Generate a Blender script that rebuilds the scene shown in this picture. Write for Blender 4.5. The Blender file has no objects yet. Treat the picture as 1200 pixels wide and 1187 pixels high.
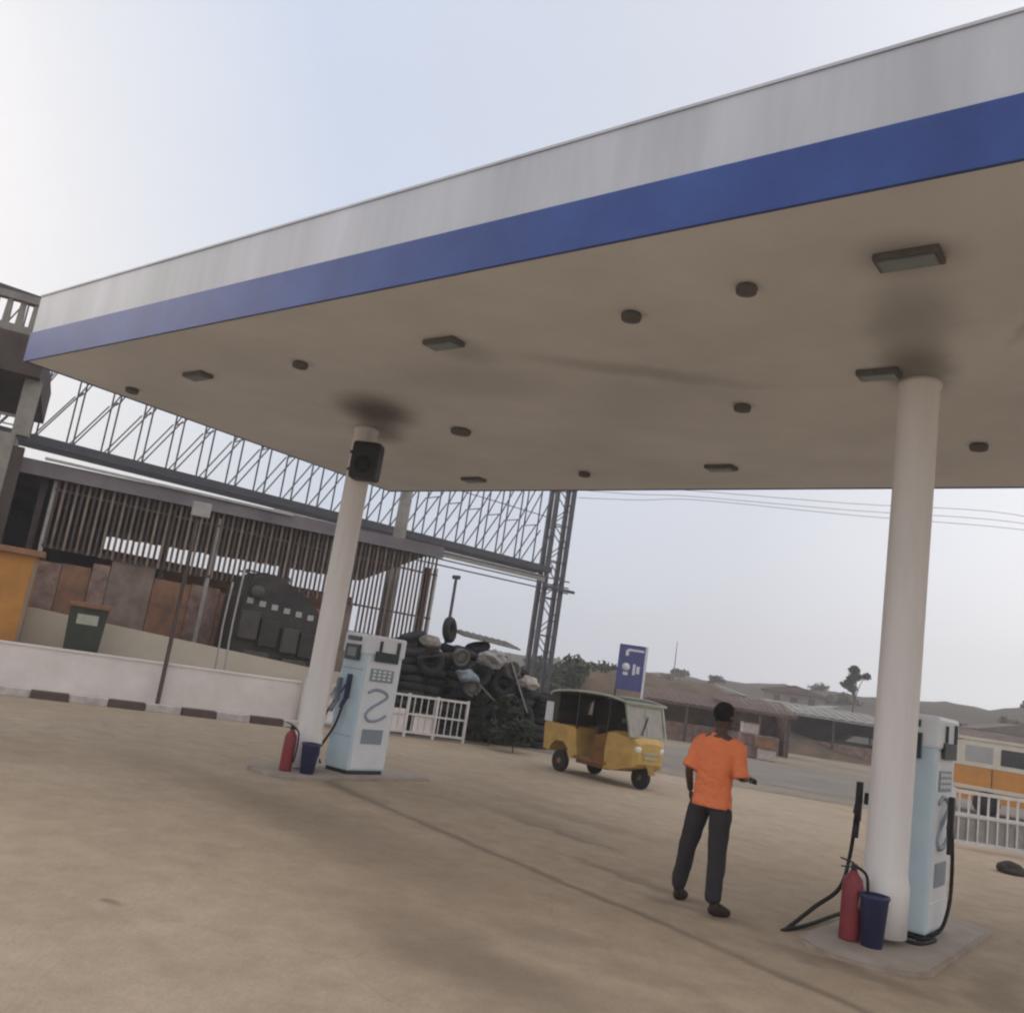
import bpy, bmesh, math, random
from mathutils import Vector, Matrix
random.seed(7)
R = math.radians
S = bpy.context.scene
COL = S.collection

# ------------------------------------------------------------------ camera
F, PITCH, ROLL, YAW, H = 1059.8, .184, .153, .675, 1.686
cy, sy = math.cos(YAW), math.sin(YAW); cp, sp = math.cos(PITCH), math.sin(PITCH)
FW = Vector((-sy*cp, cy*cp, sp)); RT0 = Vector((cy, sy, 0)); UP0 = RT0.cross(FW)
RT = math.cos(ROLL)*RT0 + math.sin(ROLL)*UP0
UP = -math.sin(ROLL)*RT0 + math.cos(ROLL)*UP0
CAM = Vector((0, 0, H))
cam = bpy.data.cameras.new('camera'); co = bpy.data.objects.new('camera', cam); COL.objects.link(co)
M = Matrix((RT, UP, -FW)).transposed().to_4x4(); M.translation = CAM
co.matrix_world = M
cam.sensor_width = 36; cam.lens = F/1200*36; cam.clip_end = 3000; cam.clip_start = .05
S.camera = co

def ray(x, y): return FW + RT*((x-600)/F) - UP*((y-593.5)/F)
def pl(x, y, z=0.0):
    d = ray(x, y); return CAM + d*((z-H)/d.z)
def zd(x, y, dist):
    d = ray(x, y); return CAM + d*(dist/math.hypot(d.x, d.y))

class Frame:
    def __init__(s, o, d):
        s.o = Vector((o[0], o[1], 0)); s.e = Vector((d[0], d[1], 0)).normalized()
        s.n = Vector((-s.e.y, s.e.x, 0)); s.rot = math.atan2(s.e.y, s.e.x)
    def w(s, a, q, z=0): return s.o + s.e*a + s.n*q + Vector((0, 0, z))
    def hit(s, x, y, q):
        d = ray(x, y); t = ((s.o + s.n*q - CAM).dot(s.n))/d.dot(s.n)
        P = CAM + d*t; return ((P-s.o).dot(s.e), P.z)

# ------------------------------------------------------------------ materials
def mat(name, col, rough=.8, var=.25, scale=3., metal=0., bump=.0, bscale=40., col2=None, spec=.3, streak=False):
    m = bpy.data.materials.new(name); m.use_nodes = True
    nt = m.node_tree; N = nt.nodes; L = nt.links
    b = N['Principled BSDF']; b.inputs['Roughness'].default_value = rough
    b.inputs['Metallic'].default_value = metal; b.inputs['Specular IOR Level'].default_value = spec
    tc = N.new('ShaderNodeTexCoord'); mp = N.new('ShaderNodeMapping'); L.new(tc.outputs['Object'], mp.inputs[0])
    if streak: mp.inputs['Scale'].default_value = (1, 1, .12)
    n1 = N.new('ShaderNodeTexNoise'); n1.inputs['Scale'].default_value = scale; n1.inputs['Detail'].default_value = 6
    n1.inputs['Roughness'].default_value = .65
    L.new(mp.outputs[0], n1.inputs['Vector'])
    cr = N.new('ShaderNodeValToRGB'); e = cr.color_ramp.elements
    e[0].position = .3; e[1].position = .72
    c2 = col2 or tuple(c*(1-var) for c in col)
    e[0].color = (*c2, 1); e[1].color = (*col, 1)
    L.new(n1.outputs['Fac'], cr.inputs[0]); L.new(cr.outputs[0], b.inputs['Base Color'])
    if bump:
        n2 = N.new('ShaderNodeTexNoise'); n2.inputs['Scale'].default_value = bscale; n2.inputs['Detail'].default_value = 4
        L.new(tc.outputs['Object'], n2.inputs['Vector'])
        bp = N.new('ShaderNodeBump'); bp.inputs['Strength'].default_value = bump; bp.inputs['Distance'].default_value = .02
        L.new(n2.outputs['Fac'], bp.inputs['Height']); L.new(bp.outputs[0], b.inputs['Normal'])
    return m

def stains(m, spots, col, soft=.25, strength=.8, ell=False):
    """dark worn marks at given object-space places: (x, y, rx, ry, strength)"""
    nt = m.node_tree; N = nt.nodes; L = nt.links; b = N['Principled BSDF']
    src = b.inputs['Base Color'].links[0].from_socket
    tc = N.new('ShaderNodeTexCoord')
    nz = N.new('ShaderNodeTexNoise'); nz.inputs['Scale'].default_value = 2.2; nz.inputs['Detail'].default_value = 5
    L.new(tc.outputs['Object'], nz.inputs['Vector'])
    off = N.new('ShaderNodeVectorMath'); off.operation = 'MULTIPLY_ADD'
    L.new(nz.outputs['Color'], off.inputs[0]); off.inputs[1].default_value = (soft*1.6,)*3
    ad = N.new('ShaderNodeVectorMath'); ad.operation = 'ADD'; ad.inputs[1].default_value = (-soft*.8,)*3
    L.new(tc.outputs['Object'], ad.inputs[0]); L.new(ad.outputs[0], off.inputs[2])
    for (x, y, rx, ry, ang, st) in spots:
        mp = N.new('ShaderNodeMapping'); mp.vector_type = 'TEXTURE'
        mp.inputs['Location'].default_value = (x, y, 0); mp.inputs['Rotation'].default_value = (0, 0, ang)
        mp.inputs['Scale'].default_value = (rx, ry, 1e4)
        L.new(off.outputs[0], mp.inputs[0])
        ln = N.new('ShaderNodeVectorMath'); ln.operation = 'LENGTH'; L.new(mp.outputs[0], ln.inputs[0])
        mr = N.new('ShaderNodeMapRange'); mr.interpolation_type = 'SMOOTHERSTEP'
        mr.inputs['From Min'].default_value = 1.15; mr.inputs['From Max'].default_value = .1
        mr.inputs['To Min'].default_value = 0; mr.inputs['To Max'].default_value = st
        L.new(ln.outputs['Value'], mr.inputs['Value'])
        mx = N.new('ShaderNodeMix'); mx.data_type = 'RGBA'
        L.new(mr.outputs[0], mx.inputs[0]); L.new(src, mx.inputs[6]); mx.inputs[7].default_value = (*col, 1)
        src = mx.outputs[2]
    L.new(src, b.inputs['Base Color'])

m_concrete = mat('apron_concrete', (.475, .38, .28), .9, .25, .22, bump=.3, bscale=25, col2=(.335, .255, .175))
m_earth = mat('earth', (.33, .27, .21), .95, .3, .15, bump=.4, bscale=4, col2=(.17, .145, .105))
m_road = mat('asphalt', (.235, .205, .18), .9, .3, .5, bump=.2, bscale=30)
m_island = mat('island_concrete', (.44, .375, .325), .9, .3, 2.2, bump=.3)
m_islandtop = mat('island_side_paint', (.42, .345, .29), .8, .4, 5)
m_fascia = mat('fascia_grey_white', (.60, .62, .68), .5, .22, .8, streak=True, col2=(.37, .39, .42))
m_blue = mat('band_blue', (.045, .095, .32), .5, .3, 1.2, col2=(.03, .055, .20))
m_soffit = mat('soffit', (.77, .775, .785), .7, .2, .42, col2=(.60, .60, .605), bump=.15, bscale=2)
m_white = mat('column_white', (.86, .83, .82), .55, .22, 2.2, streak=True, bump=.05)
m_wwall = mat('wall_white', (.80, .75, .74), .85, .3, 1.3, bump=.2, col2=(.64, .585, .56))
m_beige = mat('wall_beige', (.60, .51, .44), .9, .3, .8, bump=.3, col2=(.46, .43, .33))
m_kerb_w = mat('kerb_white', (.60, .55, .53), .9, .4, 6)
m_kerb_d = mat('kerb_dark', (.13, .095, .085), .9, .3, 6)
m_rail = mat('rail_white', (.70, .67, .66), .5, .25, 6)
m_dark = mat('dark_metal', (.035, .033, .036), .5, .4, 6)
m_steel = mat('truss_steel', (.075, .075, .09), .6, .4, 3)
m_post = mat('post_brown', (.09, .065, .06), .6, .4, 5)
m_pale = mat('pale_metal', (.42, .40, .38), .6, .3, 4)
m_slat = mat('slat_brown', (.30, .225, .185), .8, .5, 1.5, col2=(.10, .075, .062))
m_shedroof = mat('shed_roof', (.19, .17, .185), .8, .4, 1.2)
m_rust = mat('rust_wall', (.33, .165, .095), .9, .5, 2.2, bump=.3, col2=(.13, .08, .06))
m_plaster = mat('plaster_grey', (.30, .275, .25), .9, .4, 2.5, bump=.3, col2=(.16, .15, .135))
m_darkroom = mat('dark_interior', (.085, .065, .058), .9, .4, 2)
m_orange = mat('kiosk_orange', (.50, .23, .05), .7, .3, 1.4, col2=(.34, .16, .05))
m_bin = mat('bin_green', (.045, .052, .038), .6, .4, 4)
m_red = mat('red_paint', (.27, .045, .055), .4, .25, 6)
m_navy = mat('navy_plastic', (.045, .05, .13), .5, .3, 5)
m_black = mat('rubber_black', (.022, .021, .022), .7, .4, 8)
m_tyre = mat('tyre_rubber', (.04, .038, .041), .85, .5, 5, bump=.3)
m_pump = mat('pump_blue_white', (.58, .70, .76), .35, .15, 1.8, col2=(.46, .60, .69))
m_pumpw = mat('pump_white', (.74, .77, .82), .35, .15, 2.5)
m_screen = mat('screen_dark', (.03, .045, .05), .15, .3, 9, spec=.6)
m_lcd = mat('screen_grey', (.22, .27, .28), .25, .2, 9)
m_bluegrey = mat('panel_blue_grey', (.27, .32, .37), .5, .2, 7)
m_markblue = mat('mark_blue', (.30, .35, .44), .5, .2, 7)
m_yel = mat('rickshaw_yellow', (.60, .39, .115), .4, .35, 3, col2=(.40, .25, .085))
m_yel2 = mat('rickshaw_door_brown', (.22, .10, .03), .6, .4, 5)
m_canvas = mat('rickshaw_canvas', (.060, .062, .050), .85, .4, 6, bump=.2)
m_trim = mat('rickshaw_trim', (.40, .42, .35), .7, .3, 5)
m_chrome = mat('headlamp_glass', (.75, .72, .66), .15, .1, 3, spec=.8)
m_seat = mat('seat_vinyl', (.07, .045, .035), .6, .3, 8)
m_signblue = mat('sign_blue', (.08, .09, .24), .5, .25, 4)
m_rim = mat('rim_grey', (.17, .165, .16), .6, .5, 7)
m_signwhite = mat('sign_white', (.66, .66, .70), .5, .15, 4)
m_skin = mat('skin', (.075, .04, .027), .5, .2, 8, spec=.4)
m_hair = mat('hair', (.012, .010, .009), .9, .3, 30)
m_shirt = mat('shirt_orange', (.80, .22, .09), .85, .2, 4, bump=.35, bscale=9)
m_trous = mat('trousers', (.040, .035, .042), .9, .3, 6, bump=.3, bscale=12)
m_shoe = mat('shoe', (.03, .02, .016), .6, .3, 8)
m_bark = mat('bark', (.10, .075, .055), .95, .4, 6, bump=.5, bscale=12)
m_leafd = mat('leaf_dark', (.045, .058, .032), .8, .5, 1.5)
m_leafo = mat('leaf_olive', (.10, .085, .05), .8, .5, 1.5)
m_hill = mat('hill', (.10, .07, .05), .95, .4, .22, bump=.6, bscale=.8, col2=(.045, .046, .034))
m_zinc = mat('zinc_roof', (.30, .28, .265), .7, .4, 1.2)
m_rustroof = mat('rust_roof', (.16, .105, .085), .8, .5, 1.2)
m_creamwall = mat('cream_wall', (.27, .22, .175), .9, .3, 1.5)
m_bus_or = mat('bus_orange', (.62, .27, .06), .45, .3, 3, col2=(.45, .22, .08))
m_bus_cr = mat('bus_cream', (.66, .60, .50), .5, .2, 3)
m_van = mat('van_dark', (.060, .050, .048), .6, .4, 2.6, col2=(.020, .019, .021), bump=.3, bscale=6)
m_glass = mat('window_dark', (.03, .032, .035), .12, .2, 4, spec=.6)
m_glassp = mat('window_pale', (.38, .38, .37), .2, .2, 4, spec=.6)
m_sack = mat('sack', (.36, .34, .33), .9, .3, 6)
m_cloth1 = mat('goods_brown', (.34, .235, .20), .9, .4, 3, col2=(.12, .07, .055))
m_cloth2 = mat('goods_pale', (.5, .44, .4), .9, .4, 9)
m_rock = mat('rubble', (.06, .05, .045), .95, .4, 8, bump=.5)

# ------------------------------------------------------------------ mesh builder
class MB:
    def __init__(s): s.bm = bmesh.new(); s.sm = False
    def box(s, c, d, rot=0., tilt=None, bev=0.):
        g = bmesh.ops.create_cube(s.bm, size=1)['verts']
        mx = Matrix.Translation(c) @ Matrix.Rotation(rot, 4, 'Z') @ (tilt or Matrix()) @ Matrix.Diagonal((*d, 1))
        bmesh.ops.transform(s.bm, matrix=mx, verts=g)
        if bev:
            ed = list({e for v in g for e in v.link_edges})
            bmesh.ops.bevel(s.bm, geom=ed, offset=bev, segments=2, affect='EDGES', profile=.6)
        return s
    def b2(s, x0, x1, y0, y1, z0, z1, bev=0.):
        return s.box(((x0+x1)/2, (y0+y1)/2, (z0+z1)/2), (abs(x1-x0), abs(y1-y0), abs(z1-z0)), bev=bev)
    def bar(s, a, b, w, h=None, seg=None):
        a = Vector(a); b = Vector(b); d = b-a; L_ = d.length
        if L_ < 1e-6: return s
        q = d.to_track_quat('Z', 'Y').to_matrix().to_4x4()
        mx = Matrix.Translation((a+b)/2) @ q
        if seg:
            g = bmesh.ops.create_cone(s.bm, cap_ends=True, segments=seg, radius1=w, radius2=h if h is not None else w, depth=L_)['verts']
            bmesh.ops.transform(s.bm, matrix=mx, verts=g)
        else:
            g = bmesh.ops.create_cube(s.bm, size=1)['verts']
            bmesh.ops.transform(s.bm, matrix=mx @ Matrix.Diagonal((w, h or w, L_, 1)), verts=g)
        return s
    def lathe(s, c, prof, seg=24, axis=None):
        """prof: list of (r, z); axis: Matrix turning z"""
        ax = Matrix.Translation(c) @ (axis or Matrix())
        rings = []
        for r, z in prof:
            rings.append([s.bm.verts.new(ax @ Vector((r*math.cos(2*math.pi*i/seg), r*math.sin(2*math.pi*i/seg), z))) for i in range(seg)])
        for a, b in zip(rings, rings[1:]):
            for i in range(seg):
                f = s.bm.faces.new((a[i], a[(i+1) % seg], b[(i+1) % seg], b[i])); f.smooth = True
        for rr, fl in ((rings[0], True), (rings[-1], False)):
            if prof[0 if fl else -1][0] > 1e-4:
                s.bm.faces.new(rr[::-1] if fl else rr)
        return s
    def tube(s, pts, r, seg=8, sub=6):
        P = [Vector(p) for p in pts]; out = []
        for i in range(len(P)-1):
            p0 = P[max(i-1, 0)]; p1 = P[i]; p2 = P[i+1]; p3 = P[min(i+2, len(P)-1)]
            for k in range(sub):
                t = k/sub
                out.append(.5*((2*p1)+(p2-p0)*t+(2*p0-5*p1+4*p2-p3)*t*t+(3*p1-p0-3*p2+p3)*t**3))
        out.append(P[-1]); rings = []
        rr = r if callable(r) else (lambda t: r)
        nrm = None
        for i, p in enumerate(out):
            d = (out[min(i+1, len(out)-1)]-out[max(i-1, 0)]).normalized()
            if nrm is None: nrm = d.orthogonal().normalized()
            nrm = (nrm - d*nrm.dot(d)).normalized(); bn = d.cross(nrm)
            q = rr(i/(len(out)-1))
            rings.append([s.bm.verts.new(p+(nrm*math.cos(2*math.pi*k/seg)+bn*math.sin(2*math.pi*k/seg))*q) for k in range(seg)])
        for a, b in zip(rings, rings[1:]):
            for i in range(seg):
                f = s.bm.faces.new((a[i], a[(i+1) % seg], b[(i+1) % seg], b[i])); f.smooth = True
        s.bm.faces.new(rings[0][::-1]); s.bm.faces.new(rings[-1]); return s
    def poly(s, pts, y0, y1):
        """outline in x,z extruded from y0 to y1"""
        a = [s.bm.verts.new((x, y0, z)) for x, z in pts]; b = [s.bm.verts.new((x, y1, z)) for x, z in pts]
        s.bm.faces.new(a); s.bm.faces.new(b[::-1]); n = len(pts)
        for i in range(n): s.bm.faces.new((a[(i+1) % n], a[i], b[i], b[(i+1) % n]))
        return s
    def plan(s, pts, z0, z1):
        a = [s.bm.verts.new((x, y, z0)) for x, y in pts]; b = [s.bm.verts.new((x, y, z1)) for x, y in pts]
        s.bm.faces.new(a[::-1]); s.bm.faces.new(b); n = len(pts)
        for i in range(n): s.bm.faces.new((a[i], a[(i+1) % n], b[(i+1) % n], b[i]))
        return s
    def sheet(s, pts, z):
        s.bm.faces.new([s.bm.verts.new((x, y, z)) for x, y in pts]); return s
    def build(s, name, m, parent=None, loc=None, rz=None):
        bmesh.ops.recalc_face_normals(s.bm, faces=s.bm.faces)
        me = bpy.data.meshes.new(name); s.bm.to_mesh(me); s.bm.free()
        me.materials.append(m); o = bpy.data.objects.new(name, me); COL.objects.link(o)
        if parent: o.parent = parent
        if loc is not None: o.location = loc
        if rz is not None: o.rotation_euler = (0, 0, rz)
        return o

def thing(name, label, cat, loc=(0, 0, 0), rz=0., group=None):
    o = bpy.data.objects.new(name, None); COL.objects.link(o); o.empty_display_size = .3
    o.location = loc; o.rotation_euler = (0, 0, rz); o['label'] = label; o['category'] = cat
    if group: o['group'] = group
    return o
def tag(o, label, cat, group=None, kind=None):
    o['label'] = label; o['category'] = cat
    if group: o['group'] = group
    if kind: o['kind'] = kind
    return o
def struct(o, kind='structure'): o['kind'] = kind; return o
KIDS = {}
def copy_tree(o, parent=None):
    c = o.copy(); COL.objects.link(c); c.parent = parent
    for ch in [x for x in list(COL.objects) if x.parent == o]: copy_tree(ch, c)
    return c

# ------------------------------------------------------------------ ground, road, hills
g = MB(); g.sheet([(-240, -60), (240, -60), (240, 240), (-240, 240)], 0)
struct(g.build('ground', m_earth))
W = Frame((-17.3, 7.6), (2.4, 4.9))                # boundary wall line
w_end = W.w(14, 0)
road_d = Vector((2.53, 1.18, 0)).normalized(); road_n = Vector((-road_d.y, road_d.x, 0))
r0 = Vector((-8.87, 20.6, 0))
def rp(a, q): v = r0 + road_d*a + road_n*q; return (v.x, v.y)
g = MB(); g.sheet([(25, -12), rp(42, 0), rp(-6.5, 0), (W.w(9.5, 1.15).x, W.w(9.5, 1.15).y), (W.w(-18, 1.15).x, W.w(-18, 1.15).y), (-14, -14)], .004)
struct(g.build('forecourt', m_concrete))
def grit(m, sc_=60., amt=.16):
    nt = m.node_tree; N = nt.nodes; L = nt.links; b = N['Principled BSDF']; src = b.inputs['Base Color'].links[0].from_socket
    tc = N.new('ShaderNodeTexCoord')
    for s_, a_ in ((sc_, amt), (3.1, amt*1.1)):
        nz = N.new('ShaderNodeTexNoise'); nz.inputs['Scale'].default_value = s_; nz.inputs['Detail'].default_value = 8; nz.inputs['Roughness'].default_value = .7
        L.new(tc.outputs['Object'], nz.inputs['Vector'])
        mr = N.new('ShaderNodeMapRange'); mr.inputs['From Min'].default_value = .3; mr.inputs['From Max'].default_value = .7
        mr.inputs['To Min'].default_value = 1-a_; mr.inputs['To Max'].default_value = 1+a_*.6; L.new(nz.outputs['Fac'], mr.inputs[0])
        vm = N.new('ShaderNodeVectorMath'); vm.operation = 'SCALE'; L.new(src, vm.inputs[0]); L.new(mr.outputs[0], vm.inputs['Scale']); src = vm.outputs[0]
    # hairline cracks
    vo = N.new('ShaderNodeTexVoronoi'); vo.feature = 'DISTANCE_TO_EDGE'; vo.inputs['Scale'].default_value = .42
    nz = N.new('ShaderNodeTexNoise'); nz.inputs['Scale'].default_value = 1.4; nz.inputs['Detail'].default_value = 6; L.new(tc.outputs['Object'], nz.inputs['Vector'])
    mm = N.new('ShaderNodeVectorMath'); mm.operation = 'MULTIPLY_ADD'; mm.inputs[1].default_value = (.7, .7, 0); L.new(nz.outputs['Color'], mm.inputs[0]); L.new(tc.outputs['Object'], mm.inputs[2])
    L.new(mm.outputs[0], vo.inputs['Vector'])
    mr = N.new('ShaderNodeMapRange'); mr.inputs['From Min'].default_value = .0; mr.inputs['From Max'].default_value = .006; mr.inputs['To Min'].default_value = .90; mr.inputs['To Max'].default_value = 1; L.new(vo.outputs['Distance'], mr.inputs[0])
    vm = N.new('ShaderNodeVectorMath'); vm.operation = 'SCALE'; L.new(src, vm.inputs[0]); L.new(mr.outputs[0], vm.inputs['Scale'])
    L.new(vm.outputs[0], b.inputs['Base Color'])
grit(m_concrete); grit(m_earth, 8.)
LD = (.13, .10, .072)
stains(m_concrete, [(-8.8, 8.35, 2.2, .14, -.30, .60), (-6.2, 7.6, 2.2, .11, -.28, .62), (-3.9, 6.98, 2.0, .10, -.24, .62), (-2.1, 6.45, 1.2, .09, -.30, .6)], LD, soft=.10)
stains(m_concrete, [(-9.0, 8.45, 2.6, .3, -.3, .25), (-6.8, 6.4, 3.6, .9, -.25, .30), (-3.6, 4.6, 1.9, .6, -.3, .32), (-9.6, 6.6, 2.4, .7, -.1, .22), (-1.6, 5.2, 1.2, .5, .2, .34), (-6.6, 10.6, 2.4, .4, -.1, .25),
                    (-3.5, 7.6, .9, .16, .1, .35), (-4.4, 8.1, 1.3, .16, -.15, .45), (-5.9, 9.3, 1.2, .13, -.2, .4), (-2.1, 7.25, 1.0, .2, 0, .5), (-1.2, 7.9, .25, 1.2, .2, .35),
                    (-6.6, 9.6, 1.5, .35, -.2, .28), (-3.2, 4.6, 1.2, .5, .3, .28), (-5.2, 3.35, .12, .08, 0, .6), (-3.6, 5.6, .7, .3, .5, .25),
                    (-7.5, 6.5, 1.8, .8, -.2, .18), (-2.8, 5.5, .45, .3, .1, .25), (-8.5, 11.5, 2, .5, -.2, .2)],
       (.12, .09, .065), soft=.35)
g = MB(); g.sheet([rp(-70, 2.2), rp(90, 2.2), rp(90, 13), rp(-70, 13)], .008)
struct(g.build('road', m_road))
g = MB(); g.sheet([rp(-22, .05), rp(42, .05), rp(42, 2.15), rp(-22, 2.15)], .006)
struct(g.build('road_shoulder', m_earth))

from mathutils import noise
def ridge_z(az, r):
    # rises from flat land to a low ridge around 150 m away
    t = max(0, min(1, (r-75)/75)); t = t*t*(3-2*t)
    h = max(5.3, min(8.8, 5.6 + (az+.471)*8.2)) + .35*math.sin(az*9.3)
    n = noise.noise(Vector((az*26, r*.02, 0)))*.8 + noise.noise(Vector((az*90, r*.05, 3)))*.35
    return t*(h+n) + (max(0, r-150)*.012) - .3*(1-t)
g = MB(); rows = []
NA, NR = 220, 26
for j in range(NR+1):
    r = 70 + (j/NR)**1.3*160; row = []
    for i in range(NA+1):
        az = R(-100 + 160*i/NA)
        row.append(g.bm.verts.new((math.sin(az)*r, math.cos(az)*r, ridge_z(az, r))))
    rows.append(row)
for a, b in zip(rows, rows[1:]):
    for i in range(NA):
        f = g.bm.faces.new((a[i], a[i+1], b[i+1], b[i])); f.smooth = True
struct(g.build('hills', m_hill))

bk = [(-33., 46.5), (-27.1, 49.0), (-22.0, 51.5), (-15.5, 54.5)]
g = MB(); rows = []
for j in range(9):
    v_ = j/8; row = []
    for i in range(61):
        u = i/60*3; k_ = min(int(u), 2); f_ = u-k_
        x_ = bk[k_][0]+(bk[k_+1][0]-bk[k_][0])*f_; y_ = bk[k_][1]+(bk[k_+1][1]-bk[k_][1])*f_
        hh = 3.1*min(1, i/6, (60-i)/26)+.35*noise.noise(Vector((i*.22, j*.5, 0)))
        row.append(g.bm.verts.new((x_-.4*(v_-.4)*14, y_+.9*(v_-.4)*14, max(0, hh*math.sin(math.pi*min(1, v_*1.02))**.6)-.05)))
    rows.append(row)
for a, b in zip(rows, rows[1:]):
    for i in range(60): f = g.bm.faces.new((a[i], a[i+1], b[i+1], b[i])); f.smooth = True
m_bank = mat('earth_bank', (.17, .105, .07), .95, .4, .9, bump=.6, bscale=2, col2=(.06, .052, .038))
struct(g.build('earth_bank', m_bank))
# ------------------------------------------------------------------ canopy
XL, XR, Y0, Y1, Z = -12.75, 8.6, 5.007, 12.087, 4.856  # right end, out of view, set long for the shade it gives
can = thing('forecourt_canopy', 'long flat petrol station canopy with grey-white fascia over a blue band and dull soffit', 'canopy', (0, 0, 0))
MB().b2(XL+.02, XR-.02, Y0+.02, Y1-.02, Z, Z+.06).build('soffit', m_soffit, can)
MB().b2(XL+.1, XR-.1, Y0+.1, Y1-.1, Z+.7, Z+.78).build('roof_deck', m_zinc, can)
zb = Z+.40
def fr(nm, z0, z1, t, m, mn=0.):
    g = MB(); a, b, c, d = XL-t, XR+t, Y0-t, Y1+t; k = .08 if nm != 'blue_band' else .03
    g.b2(a, b, c, c+k, z0, z1); g.b2(a, b, d-k, d, z0, z1); g.b2(a, a+k, c+k, d-k, z0, z1); g.b2(b-k, b, c+k, d-k, z0, z1)
    return g.build(nm, m, can)
fa = fr('fascia_panel', zb, Z+.93, 0, m_fascia)
fr('blue_band', Z-.01, zb-.002, .015, m_blue)
fr('coping', Z+.932, Z+.955, .012, m_fascia)
stains(m_soffit, [(-8.85, 7.9, 1.1, .7, 2.36, .9), (-9.6, 8.7, .9, .5, 2.36, .6), (-2.1, 8.0, .8, .42, 1.79, .7), (-1.9, 7.0, 1.2, .45, 1.79, .4), (-4.6, 7.4, 1.6, .25, .6, .28),
                  (-1.0, 7.0, .9, .08, -1.1, .3), (-6.7, 7.3, 1.5, .8, .3, .15), (-1.65, 5.9, .5, .4, .2, .4),
                  (-6.1, 6.4, .5, .5, .2, .3)], (.10, .088, .08), soft=.14)
for i, (cx, cyy, rad) in enumerate(((-9.72, 8.54, .168), (-2.14, 8.3, .172), (5.4, 8.4, .172))):
    c = MB().lathe((cx, cyy, 0), [(rad+.02, .1), (rad+.02, .5), (rad+.004, .56), (rad, .6), (rad, Z-.06), (rad+.015, Z-.05), (rad+.015, Z+.0)], 32).build('column', m_white, can)
    pass

# soffit lights
def light(kind):
    if kind == 'small':
        o = MB().lathe((0, 0, 0), [(.10, 0), (.12, -.02), (.11, -.06), (.05, -.075), (.001, -.075)], 20).build('ceiling_light', m_fit)
        return o
    t = thing('ceiling_light', '', 'light')
    MB().b2(-.26, .26, -.13, .13, -.05, 0, bev=.012).build('housing', m_fit, t)
    MB().b2(-.22, .22, -.095, .095, -.062, -.05).build('lens', m_lcd, t)
    return t
LS = [(740, 370, 's', 'small round dark ceiling light, forward row, midway between the two columns'),
      (870, 477, 's', 'small round dark ceiling light, middle row, nearest left of the right column'),
      (845, 548, 'b', 'rectangular dark ceiling light at the rear edge, left of the right column'),
      (540, 505, 's', 'round dark ceiling light just right of the left column, middle of the soffit'),
      (520, 402, 'b', 'big dark rectangular ceiling light behind the fascia, above the left column'),
      (555, 562, 'b', 'rectangular ceiling light near the rear edge, right of the left column'),
      (232, 440, 'b', 'rectangular ceiling light nearest the far left end of the canopy'),
      (352, 427, 's', 'small ceiling light in the forward row, left of the left column'),
      (1147, 523, 's', 'ceiling light in the rear row, right of the right column'),
      (1030, 438, 'b', 'rectangular ceiling light beside the sooty top of the right column'),
      (1065, 303, 'b', 'large ceiling light in the forward row, above the right column'),
      (875, 338, 's', 'faint small ceiling light in the forward row, left of the large one'),
      (685, 555, 's', 'smallest ceiling light at the rear edge, near the lattice tower'),
      (155, 457, 's', 'leftmost small ceiling light near the left edge of the soffit')]
m_fit = mat('light_fitting', (.15, .14, .135), .6, .3, 8)
ps = light('small'); pb = light('b'); us = ub = False
for x, y, k, lab in LS:
    P = pl(x, y, Z-.02)
    if k == 's':
        o = ps if not us else ps.copy()
        if us: COL.objects.link(o)
        us = True
    else:
        o = pb if not ub else copy_tree(pb)
        ub = True
    o.location = (P.x, P.y, Z-.001); tag(o, lab, 'light', 'lights set in the canopy soffit')
    sc = {(740,370): .75, (540,505): 1.2, (1065,303): .82, (875,338): .7, (1147,523): .8, (555,562): .8, (1030, 438): .7}.get((x, y), .78); o.scale = (sc, sc, 1)

# ------------------------------------------------------------------ islands, pumps
ISL = []
def island(cx, cyy, lab):
    t = thing('pump_island', lab, 'pump island', (cx, cyy, 0), 0, 'pump islands under the canopy')
    pts = []
    for sgn, yc in ((-1, -.55), (1, 1.75)):
        for k in range(9):
            a = math.pi*(k/8)
            pts.append((-sgn*-.49*math.cos(a)*1 if sgn > 0 else -.49*math.cos(a), yc + sgn*.35*math.sin(a)))
    MB().plan(pts, 0, .035).build('kerb', m_islandtop, t)
    MB().plan([(x*.93, y*.97) for x, y in pts], .035, .05).build('top_slab', m_island, t)
    return t
island(-9.62, 8.6, 'low concrete island under the left column and pump')
island(-2.12, 8.3, 'low rounded concrete island under the right column and pump')

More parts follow.
